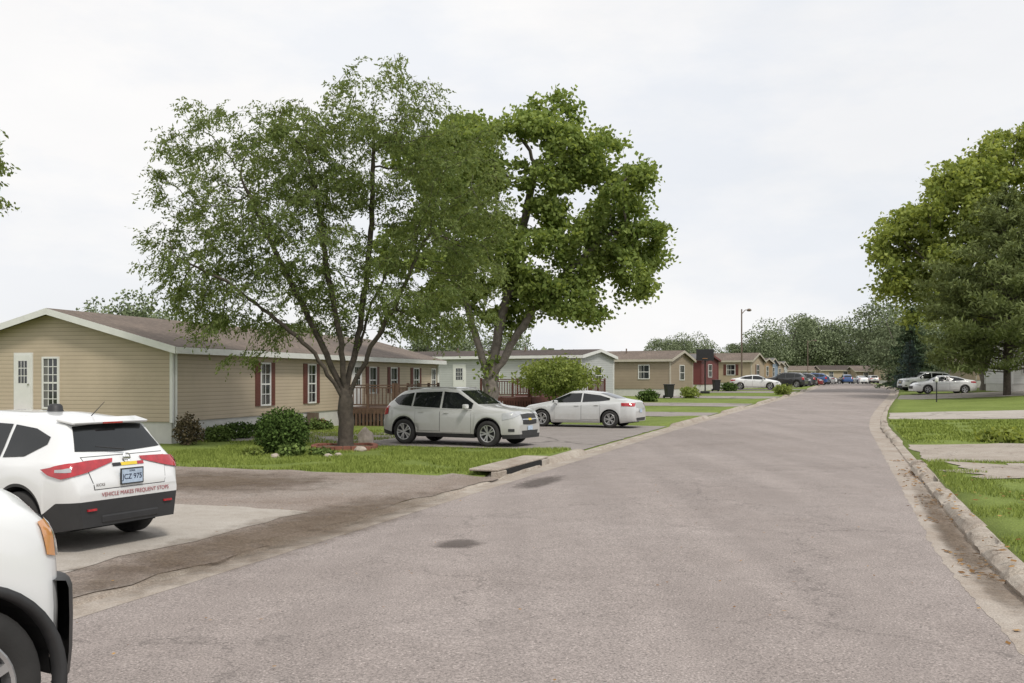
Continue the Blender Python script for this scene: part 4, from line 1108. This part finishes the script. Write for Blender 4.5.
    w = MB(); w.cyl((-2.045, 0.0, 1.12), (-2.005, 0.38, 1.17), 0.010, 0.006, 6); w.obj("rear_wiper", M['plastic'], root)
    for sg in (1, -1):
        m = MB(); m.box(-2.172, -2.12, min(sg*0.50, sg*0.62), max(sg*0.50, sg*0.62), 0.46, 0.485); m.obj("reflector", M['redlamp'], root)
    ex = MB(); ex.box(-2.162, -2.05, -0.42, 0.42, 0.30, 0.40); ex.obj("bumper_insert", M['plastic'], root, bevel=0.02)
    an = MB(); an.cyl((-1.50, 0.0, 1.50), (-1.72, 0, 1.67), 0.006, 0.003, 6); an.obj("antenna", M['plastic'], root)
    bc = MB(); bc.lathe([(0, 0.075), (0.06, 0.07), (0.085, 0.045), (0.09, 0.0), (0.10, -0.02)], 16, 'z', c=(-0.75, -0.1, 1.56)); bc.obj("roof_beacon", M['plastic'], root, smooth=True)
    mirrors(ctx, 0.72, 1.02, 0.86)

def detail_suv(ctx):
    dc = ctx['decal']; root = ctx['root']
    sides(ctx, [([(-1.90, 1.35), (-1.68, 1.45), (-1.22, 1.52)], [(-1.90, 1.27), (-1.68, 1.16), (-1.22, 1.12)]), ([(-1.16, 1.525), (-0.22, 1.56)], [(-1.16, 1.12), (-0.22, 1.08)]), ([(-0.15, 1.56), (0.30, 1.53), (0.86, 1.22)], [(-0.15, 1.08), (0.30, 1.07), (0.86, 1.07)])],
          [(-1.05, -0.2, 0.42, 1.05), (-0.18, 0.86, 0.38, 1.03)], [(-0.85, 0.96), (0.02, 0.94)])
    dc("rear_window", [(-0.50, 1.50), (0.50, 1.50)], [(-0.66, 1.20), (0.66, 1.20)], 'B', M['carglass'], nv=8, sub=12)
    dc("windscreen", [(-0.57, 1.59), (0.57, 1.59)], [(-0.70, 1.20), (0.70, 1.20)], 'F', M['carglass'], nv=8, sub=12)
    for s_ in ('L', 'R'):
        dc("headlight", [(-0.36, 1.00), (-0.05, 1.0), (0.27, 0.95)], [(-0.32, 0.93), (-0.05, 0.84), (0.27, 0.76)], 'F'+s_, M['headlamp'], 0.012, sub=6)
        dc("fog_light", [(-0.05, 0.52), (0.12, 0.52)], [(-0.05, 0.44), (0.12, 0.44)], 'F'+s_, M['plastic'], 0.012, sub=5)
        dc("taillight", [(-0.14, 1.14), (0.16, 1.12)], [(-0.10, 0.84), (0.16, 0.88)], 'B'+s_, M['redlamp'], 0.012)
    g = dc("grille", [(-0.44, 0.92), (0, 0.94), (0.44, 0.92)], [(-0.42, 0.64), (0, 0.62), (0.42, 0.64)], 'F', M['plastic'], 0.008)
    dc("grille_bar", [(-0.46, 0.79), (0.46, 0.79)], [(-0.46, 0.76), (0.46, 0.76)], 'F', M['chrome'], 0.016, nv=1, sub=10, parent=g)
    dc("badge", [(-0.09, 0.80), (0.09, 0.80)], [(-0.09, 0.75), (0.09, 0.75)], 'F', M['yellow'], 0.02, nv=1, sub=4)
    dc("lower_grille", [(-0.50, 0.46), (0.50, 0.46)], [(-0.44, 0.30), (0.44, 0.30)], 'F', M['plastic'], 0.01)
    dc("number_plate", [(-0.15, 0.59), (0.15, 0.59)], [(-0.15, 0.47), (0.15, 0.47)], 'F', M['plate'], 0.02, nv=1, sub=4)
    mirrors(ctx, 0.74, 1.13, 0.90); rails(ctx, -1.5, 0.2, 0.60, 1.635, M['alloy'])

def detail_sedan(ctx):
    dc = ctx['decal']; root = ctx['root']
    sides(ctx, [([(-1.42, 1.15), (-1.0, 1.27), (-0.30, 1.35)], [(-1.42, 1.08), (-1.0, 1.03), (-0.30, 1.0)]), ([(-0.24, 1.355), (0.30, 1.34), (0.98, 1.07)], [(-0.24, 1.0), (0.30, 0.98), (0.98, 0.97)])],
          [(-1.05, -0.28, 0.33, 0.97), (-0.26, 0.86, 0.30, 0.95)], [(-0.9, 0.89), (-0.08, 0.86)])
    dc("rear_window", [(-0.55, 1.36), (0.55, 1.36)], [(-0.66, 1.15), (0.66, 1.15)], 'B', M['carglass'], nv=8, sub=12)
    dc("windscreen", [(-0.55, 1.37), (0.55, 1.37)], [(-0.68, 1.05), (0.68, 1.05)], 'F', M['carglass'], nv=8, sub=12)
    for s_ in ('L', 'R'):
        dc("headlight", [(-0.32, 0.80), (0.25, 0.72)], [(-0.25, 0.73), (0.25, 0.62)], 'F'+s_, M['headlamp'], 0.012, sub=8)
        dc("taillight", [(-0.28, 0.97), (0.30, 0.98)], [(-0.16, 0.84), (0.30, 0.86)], 'B'+s_, M['redlamp'], 0.012, sub=8)
    dc("grille", [(-0.5, 0.62), (0.5, 0.62)], [(-0.42, 0.38), (0.42, 0.38)], 'F', M['plastic'], 0.01)
    dc("number_plate", [(-0.15, 0.74), (0.15, 0.74)], [(-0.15, 0.60), (0.15, 0.60)], 'B', M['plate'], 0.02, nv=1, sub=4)
    dc("bumper_insert", [(-0.6, 0.40), (0.6, 0.40)], [(-0.55, 0.28), (0.55, 0.28)], 'B', M['plastic'], 0.012)
    mirrors(ctx, 0.76, 1.0, 0.89)

def detail_truck(ctx):
    dc = ctx['decal']; root = ctx['root']
    sides(ctx, [([(-1.05, 1.80), (-0.35, 1.84)], [(-1.05, 1.45), (-0.35, 1.43)]), ([(-0.27, 1.84), (0.35, 1.80), (0.80, 1.50)], [(-0.27, 1.43), (0.35, 1.42), (0.80, 1.42)])],
          [(-1.1, -0.31, 0.55, 1.37), (-0.29, 0.85, 0.55, 1.35)], [(-0.95, 1.25), (-0.15, 1.24)])
    dc("windscreen", [(-0.6, 1.86), (0.6, 1.86)], [(-0.72, 1.50), (0.72, 1.50)], 'F', M['carglass'], nv=8, sub=12)
    for s_ in ('L', 'R'):
        sg = 1 if s_ == 'L' else -1
        dc("headlight", [(-0.40, 1.12), (-0.2, 1.13), (0.0, 1.13)], [(-0.40, 0.95), (-0.2, 0.94), (0.0, 0.95)], 'F'+s_, M['headlamp'], 0.010, sub=6)
        dc("turn_signal", [(0.005, 1.13), (0.09, 1.12)], [(0.005, 0.95), (0.08, 0.97)], 'F'+s_, M['amber'], 0.010, sub=5)
        dc("taillight", [(-0.1, 1.25), (0.1, 1.25)], [(-0.1, 0.85), (0.1, 0.85)], 'B'+s_, M['redlamp'], 0.012)
    dc("grille", [(-0.45, 1.16), (0.45, 1.16)], [(-0.43, 0.92), (0.43, 0.92)], 'F', M['plastic'], 0.015)
    m = MB()
    path = [(2.56, 0.93), (2.62, 0.87), (2.67, 0.76), (2.70, 0.55), (2.715, 0.3), (2.72, 0)]
    path = path + [(x, -y) for x, y in path[:-1][::-1]]
    pts = []
    for a, b in zip(path[:-1], path[1:]):
        for k in range(4): pts.append((a[0]+(b[0]-a[0])*k/4, a[1]+(b[1]-a[1])*k/4))
    pts.append(path[-1])
    for i, p in enumerate(pts):
        a = Vector(pts[max(0, i-1)]); b = Vector(pts[min(len(pts)-1, i+1)]); d = (b-a).normalized(); nr = Vector((-d.y, d.x))
        if nr.dot(Vector((p[0]-1.8, p[1]))) < 0: nr = -nr
        for o_, z in ((-0.05, 0.36), (0.02, 0.38), (0.032, 0.50), (0.035, 0.66), (0.032, 0.80), (0.02, 0.835), (-0.05, 0.84)):
            q = Vector(p)+nr*o_; m.v.append((q.x, q.y, z))
    for i in range(len(pts)-1):
        for j in range(6): k = i*7+j; m.f.append((k, k+1, k+8, k+7)); m.m.append(0)
    m.obj("front_bumper", M['plastic'], root, smooth=True)
    sp = ctx['spec']; R = sp['r']*1.17
    for a in sp['axles']:
        for sg in (1, -1):
            f = MB(); ks = 24
            for k in range(ks+1):
                t = math.pi*(k/ks)*1.12-0.06*math.pi
                for rr, yy in ((R-0.012, 0.92), (R-0.006, 0.98), (R+0.03, 0.98), (R+0.04, 0.94)):
                    f.v.append((a+rr*math.cos(t), sg*yy, sp['r']+rr*math.sin(t)))
            for k in range(ks):
                for j in range(3): q = k*4+j; f.f.append((q, q+1, q+5, q+4)); f.m.append(0)
            f.obj("wheel_arch_trim", M['plastic'], root, smooth=True)
    mirrors(ctx, 0.72, 1.45, 0.94)

HATCH = dict(L=4.3, r=0.335, axles=(-1.33, 1.29), low=0.2, ca=(1.95, 0.68), cladding=True,
    top=[(-2.15, .70), (-2.12, .86), (-2.07, 1.01), (-2.0, 1.08), (-1.76, 1.42), (-1.64, 1.475), (-0.9, 1.535), (0, 1.55), (.40, 1.51), (1.22, 1.08), (1.85, .96), (2.06, .84), (2.15, .68)],
    belt=[(-2.15, .66), (-2.12, .82), (-2.05, .97), (-1.8, 1.02), (-1.4, 1.02), (0, .98), (1.2, .96), (1.85, .88), (2.15, .62)],
    hw=[(-2.15, .70), (-2.10, .775), (-1.98, .83), (-1.7, .865), (-1.3, .88), (1.3, .88), (1.75, .84), (2.02, .73), (2.15, .56)],
    rw=[(-2.15, .60), (-2.05, .64), (-1.95, .63), (-1.72, .56), (0, .60), (.45, .58), (1.2, .68), (1.85, .62), (2.15, .42)],
    clad=[(-2.15, .57), (-1.9, .56), (-1.7, .42), (1.7, .36), (2.15, .36)], lowz=[(-2.15, .28), (-1.8, .22), (1.8, .20), (2.15, .24)], detail=detail_hatch)
SUV = dict(L=4.60, r=0.37, axles=(-1.45, 1.41), low=0.22, ca=(2.12, 0.74), cladding=True,
    top=[(-2.28, .72), (-2.26, .95), (-2.22, 1.10), (-2.14, 1.2), (-1.80, 1.50), (-1.62, 1.59), (-1.0, 1.665), (-0.1, 1.69), (.28, 1.65), (1.02, 1.22), (1.2, 1.17), (1.85, 1.10), (2.10, 1.04), (2.23, .94), (2.29, .80), (2.30, .70)],
    belt=[(-2.30, .68), (-2.24, 1.0), (-2.05, 1.13), (-1.5, 1.11), (0, 1.05), (1.2, 1.06), (1.95, 1.00), (2.17, .92), (2.30, .66)],
    hw=[(-2.30, .72), (-2.22, .80), (-2.08, .87), (-1.8, .91), (1.4, .92), (1.87, .89), (2.10, .82), (2.23, .72), (2.30, .62)],
    rw=[(-2.30, .6), (-2.1, .68), (-1.80, .59), (0, .64), (.35, .62), (1.1, .72), (2.0, .68), (2.30, .50)],
    clad=[(-2.30, .44), (-1.9, .36), (1.9, .35), (2.30, .36)], lowz=[(-2.30, .30), (-1.9, .24), (1.9, .23), (2.30, .24)], detail=detail_suv)
SEDAN = dict(L=4.9, r=0.34, axles=(-1.45, 1.42), low=0.17, ca=(2.2, 0.72), cladding=False,
    top=[(-2.45, .72), (-2.42, .93), (-2.34, 1.06), (-2.0, 1.11), (-1.75, 1.15), (-.95, 1.39), (-.3, 1.455), (.25, 1.44), (1.12, 1.04), (2.05, .87), (2.32, .74), (2.45, .58)],
    belt=[(-2.45, .68), (-2.38, .90), (-2.1, 1.01), (-1.5, 1.01), (0, .95), (1.1, .93), (2.05, .80), (2.45, .54)],
    hw=[(-2.45, .68), (-2.38, .78), (-2.15, .86), (-1.7, .91), (1.4, .92), (1.95, .86), (2.3, .72), (2.45, .54)],
    rw=[(-2.45, .58), (-2.1, .72), (-1.75, .68), (-.9, .58), (0, .60), (.35, .58), (1.15, .74), (2.05, .66), (2.45, .42)],
    clad=[(-2.45, .30), (2.45, .28)], lowz=[(-2.45, .26), (-1.9, .19), (1.9, .18), (2.45, .20)], detail=detail_sedan)
TRUCK = dict(L=5.4, r=0.40, axles=(-1.5, 2.06), low=0.40, ca=(2.5, 0.83), cladding=False, sharp=60,
    top=[(-2.7, 1.38), (-1.35, 1.38), (-1.25, 1.88), (-1.1, 1.92), (-0.2, 1.95), (.35, 1.91), (1.0, 1.46), (1.6, 1.42), (2.15, 1.36), (2.38, 1.31), (2.53, 1.23), (2.64, 1.11), (2.70, .95)],
    belt=[(-2.7, 1.36), (-1.3, 1.36), (0, 1.36), (1.0, 1.35), (2.05, 1.26), (2.38, 1.19), (2.56, 1.10), (2.70, .90)],
    hw=[(-2.7, .95), (1.6, .96), (2.35, .955), (2.50, .93), (2.60, .86), (2.66, .74), (2.70, .62)],
    rw=[(-2.7, .8), (-1.2, .68), (.4, .68), (1.05, .80), (2.1, .76), (2.45, .70), (2.60, .60), (2.70, .48)],
    clad=[(-2.7, .5), (2.7, .5)], lowz=[(-2.7, .48), (-2, .42), (1.2, .42), (2.0, .46), (2.7, .48)], detail=detail_truck)

def carz(x, y, off=0.02): return gxy(x, y)+off
hd = math.atan2(0.445, -0.895)
cxr, cyr = -4.46, 11.7
cx_, cy_ = cxr+2.15*math.cos(hd), cyr+2.15*math.sin(hd)
build_car(HATCH, (cx_, cy_, carz(cx_, cy_, 0.026)), hd, "small white crossover with black bumper and red tail lamps")
th = Vector((0.52, 0.854)).normalized(); SC = 1.10; F0 = Vector((-3.13, 5.85)); T0 = F0 - th*2.7*SC
tr_ = build_car(TRUCK, (T0.x, T0.y, 0.03), math.atan2(th.y, th.x), "white pickup truck with black front bumper and amber turn signal", "truck", "pickup_truck")
tr_.scale = (SC, SC, SC)
sx_, sy_ = -1.52, 29.9
build_car(SUV, (sx_, sy_, carz(sx_, sy_)), math.atan2(-0.47, 0.883), "pale silver crossover parked nose out beside the lawn", paint=M['paint_pearl'])
mx_, my_ = 2.85, 40.6
build_car(SEDAN, (mx_, my_, carz(mx_, my_)), math.atan2(0.40, -0.917), "silver white four door sedan parked with its tail to street", paint=M['paint_silver'])
far = [(SEDAN, 24.2, 99.3, -0.30, M['paint'], "white sedan parked on a driveway down the street"),
       (SUV, 30.8, 112.5, 2.6, M['paint_dark'], "charcoal crossover parked along the street"),
       (HATCH, 33.3, 118.5, -0.4, M['paint_dark'], "black compact car parked on a driveway"),
       (SUV, 36.0, 126, 2.7, M['paint_dark'], "dark crossover parked on a driveway"),
       (SEDAN, 38.9, 133, -0.4, M['paint_red'], "dark red sedan parked on a driveway"),
       (SUV, 42.6, 142, 2.6, M['paint_blue'], "blue crossover parked on a driveway"),
       (HATCH, 45.2, 149, -0.3, M['paint_dark'], "black hatchback parked on a driveway"),
       (SEDAN, 48.5, 158, 2.8, M['paint'], "white sedan parked far down the street"),
       (SUV, 53.5, 172, 0.2, M['paint'], "white crossover parked at the street end"),
       (SEDAN, 57.5, 181, 0.1, M['paint_dark'], "black sedan parked at the street end"),
       (SUV, 60.8, 182, 1.4, M['paint_blue'], "blue crossover parked at the street end"),
       (SEDAN, 63.4, 182, 1.5, M['paint'], "white sedan parked at the street end"),
       (HATCH, 65.8, 183, 1.5, M['paint_pearl'], "silver hatchback parked at the street end"),
       (SUV, 36.6, 88.5, math.pi+0.05, M['paint'], "white crossover parked behind the white sedan under trees"),
       (SEDAN, 34.4, 80.0, math.pi-0.05, M['paint'], "white sedan parked under the large trees")]
for sp, x, y, a, p, lab in far:
    s_, t_ = ST(x, y); tp = t_-cc(s_)
    z = (G(s_, tp)+0.05) if -6.8 < tp < 1.8 else gxy(x, y)+0.02
    build_car(sp, (x, y, z), a, lab, group="cars parked down the street", paint=p)

# ------------------------------------------------------------------ street furniture
def street_lamp(x, y, h, arm=1.5):
    r = thing("street_lamp", (x, y, gxy(x, y)), 0.3, "tall wooden pole street lamp with a short arm", "street lamp", "street lamps along the road")
    m = MB(); m.cyl((0, 0, -0.2), (0, 0, h), 0.10, 0.065, 10); m.obj("pole", M['metal'], r)
    m = MB(); m.cyl((0, 0, h-0.5), (arm*0.6, 0, h-0.08), 0.045, 0.04, 8); m.cyl((arm*0.6, 0, h-0.08), (arm, 0, h-0.05), 0.04, 0.04, 8); m.obj("arm", M['metal'], r)
    m = MB(); m.lathe([(0, 0.16), (0.14, 0.13), (0.26, 0.0), (0.20, -0.12), (0, -0.16)], 14, 'z', c=(arm+0.18, 0, h-0.07)); m.obj("lamp_head", M['metal'], r, smooth=True)
street_lamp(24.0, 104.5, 8.3, 0.7)
street_lamp(56.2, 190, 8.3); street_lamp(88, 260, 8)

def wheelie_bin(x, y, a):
    r = thing("wheelie_bin", (x, y, gxy(x, y)+0.02), a, "black wheeled rubbish bin standing beside a home", "bin")
    m = MB(); m.v = [(-.24, -.26, .08), (.24, -.26, .08), (.24, .24, .08), (-.24, .24, .08), (-.30, -.34, 1.0), (.30, -.34, 1.0), (.30, .32, 1.0), (-.30, .32, 1.0)]
    m.f = [(0, 3, 2, 1), (4, 5, 6, 7), (0, 1, 5, 4), (1, 2, 6, 5), (2, 3, 7, 6), (3, 0, 4, 7)]; m.m = [0]*6; m.obj("bin_body", M['bin'], r, bevel=0.03)
    m = MB(); m.box(-.33, .33, -.38, .36, 1.003, 1.08); m.obj("lid", M['bin'], r, bevel=0.03)
    for q in ((-.33, -.25), (.25, .33)):
        m = MB(); m.cyl((q[0], .25, .12), (q[1], .25, .12), .12, n=14); m.obj("wheel", M['rubber'], r)
wheelie_bin(11.9, 75.8, 0.3); wheelie_bin(18.9, 92.5, 0.2)

r = thing("basketball_hoop", (16.7, 86.5, gxy(16.7, 86.5)), -0.2, "basketball hoop with dark backboard on a pole", "basketball hoop")
m = MB(); m.cyl((0, 0.5, 0), (0, 0.3, 3.3), 0.06, n=8); m.cyl((0, 0.3, 3.1), (0, 0.04, 3.3), 0.04, n=6); m.obj("pole", M['bin'], r)
m = MB(); m.box(-0.75, 0.75, 0, 0.04, 2.85, 3.85); m.obj("backboard", M['bin'], r)
m = MB(); m.lathe([(0.22, 0), (0.235, 0.012), (0.22, 0.024)], 18, 'z', c=(0, -0.28, 3.03)); m.obj("rim", M['amber'], r)
m = MB(); m.box(-0.4, 0.4, 0.2, 1.1, 0.0, 0.22); m.obj("base", M['bin'], r, bevel=0.04)

def yard_post(x, y, h, label="thin dark yard lamp post on the grass"):
    r = thing("yard_lamp", (x, y, gxy(x, y)), 0, label, "lamp")
    m = MB(); m.cyl((0, 0, 0), (0, 0, h), 0.04, n=8); m.obj("post", M['bin'], r)
    m = MB(); m.lathe([(0.03, 0), (0.11, 0.05), (0.13, 0.25), (0.02, 0.34), (0, 0.38)], 10, 'z', c=(0, 0, h)); m.obj("lantern", M['white'], r)
yard_post(27.6, 65.0, 1.3)
r = thing("utility_pedestal", (*XY(43.5, -8.6), gz(43.5, -8.6)), 0, "green utility pedestal box on the grass", "utility box")
m = MB(); m.box(-.13, .13, -.1, .1, 0, .75); m.box(-.15, .15, -.12, .12, .75, .82); m.obj("box_body", M['bushmat'], r)

# ------------------------------------------------------------------ world / light / camera
el = math.radians(52); sunv = Vector((0.50, -0.75, 0)).normalized()*math.cos(el); sunv.z = math.sin(el)
w = bpy.data.worlds.new("World"); scene.world = w; w.use_nodes = True
N = w.node_tree.nodes; L = w.node_tree.links
bg = N["Background"]; bg.inputs[1].default_value = 0.1
sky = N.new("ShaderNodeTexSky"); sky.sky_type = 'NISHITA'; sky.sun_disc = False
sky.sun_elevation = el; sky.sun_rotation = math.atan2(sunv.x, sunv.y); sky.air_density = 1.0; sky.dust_density = 2.5
tc = N.new("ShaderNodeTexCoord"); mp = N.new("ShaderNodeMapping"); mp.inputs["Scale"].default_value = (1.0, 1.0, 2.6); mp.inputs["Location"].default_value = (0.4, 0.2, 0.1)
L.new(tc.outputs["Generated"], mp.inputs[0])
n1 = noise_node(N, L, mp.outputs[0], 1.9, 6, 0.55)
cr = ramp(N, [(0.33, 0.90), (0.62, 1.0)]); L.new(n1.outputs[0], cr.inputs[0])
n2 = noise_node(N, L, mp.outputs[0], 2.3, 7, 0.6)
cl = ramp(N, [(0.40, 0.0), (0.58, 1.0)]); L.new(n2.outputs[0], cl.inputs[0])
sp3 = N.new("ShaderNodeSeparateXYZ"); L.new(tc.outputs["Generated"], sp3.inputs[0])
lx_ = math_node(N, L, 'MULTIPLY', sp3.outputs[0], -0.9)
fc = math_node(N, L, 'MINIMUM', math_node(N, L, 'MAXIMUM', math_node(N, L, 'ADD', cl.outputs[0], lx_), 0.0), 1.0)
clc = mixc(N, L, fc, (8.75, 9.0, 9.45), (9.95, 9.85, 9.8))
L.new(mixc(N, L, cr.outputs[0], sky.outputs[0], clc), bg.inputs[0])

sd = bpy.data.lights.new("sun", 'SUN'); sd.energy = 2.4; sd.angle = math.radians(10); sd.color = (1.0, 0.95, 0.87)
so = bpy.data.objects.new("sun", sd); COL.objects.link(so); so.rotation_euler = (-sunv).to_track_quat('-Z', 'Y').to_euler(); so.location = (20, -30, 60)

cam = bpy.data.cameras.new("camera"); cam.sensor_width = 36; cam.lens = 1000/1024*36; cam.shift_y = 36.5/1024; cam.clip_end = 5000; cam.clip_start = 0.1
co = bpy.data.objects.new("camera", cam); COL.objects.link(co); co.location = (0, 0, 2.0); co.rotation_euler = (math.radians(90), 0, 0)
scene.camera = co
scene.view_settings.view_transform = 'Standard'; scene.view_settings.look = 'None'; scene.view_settings.exposure = 0; scene.view_settings.gamma = 1
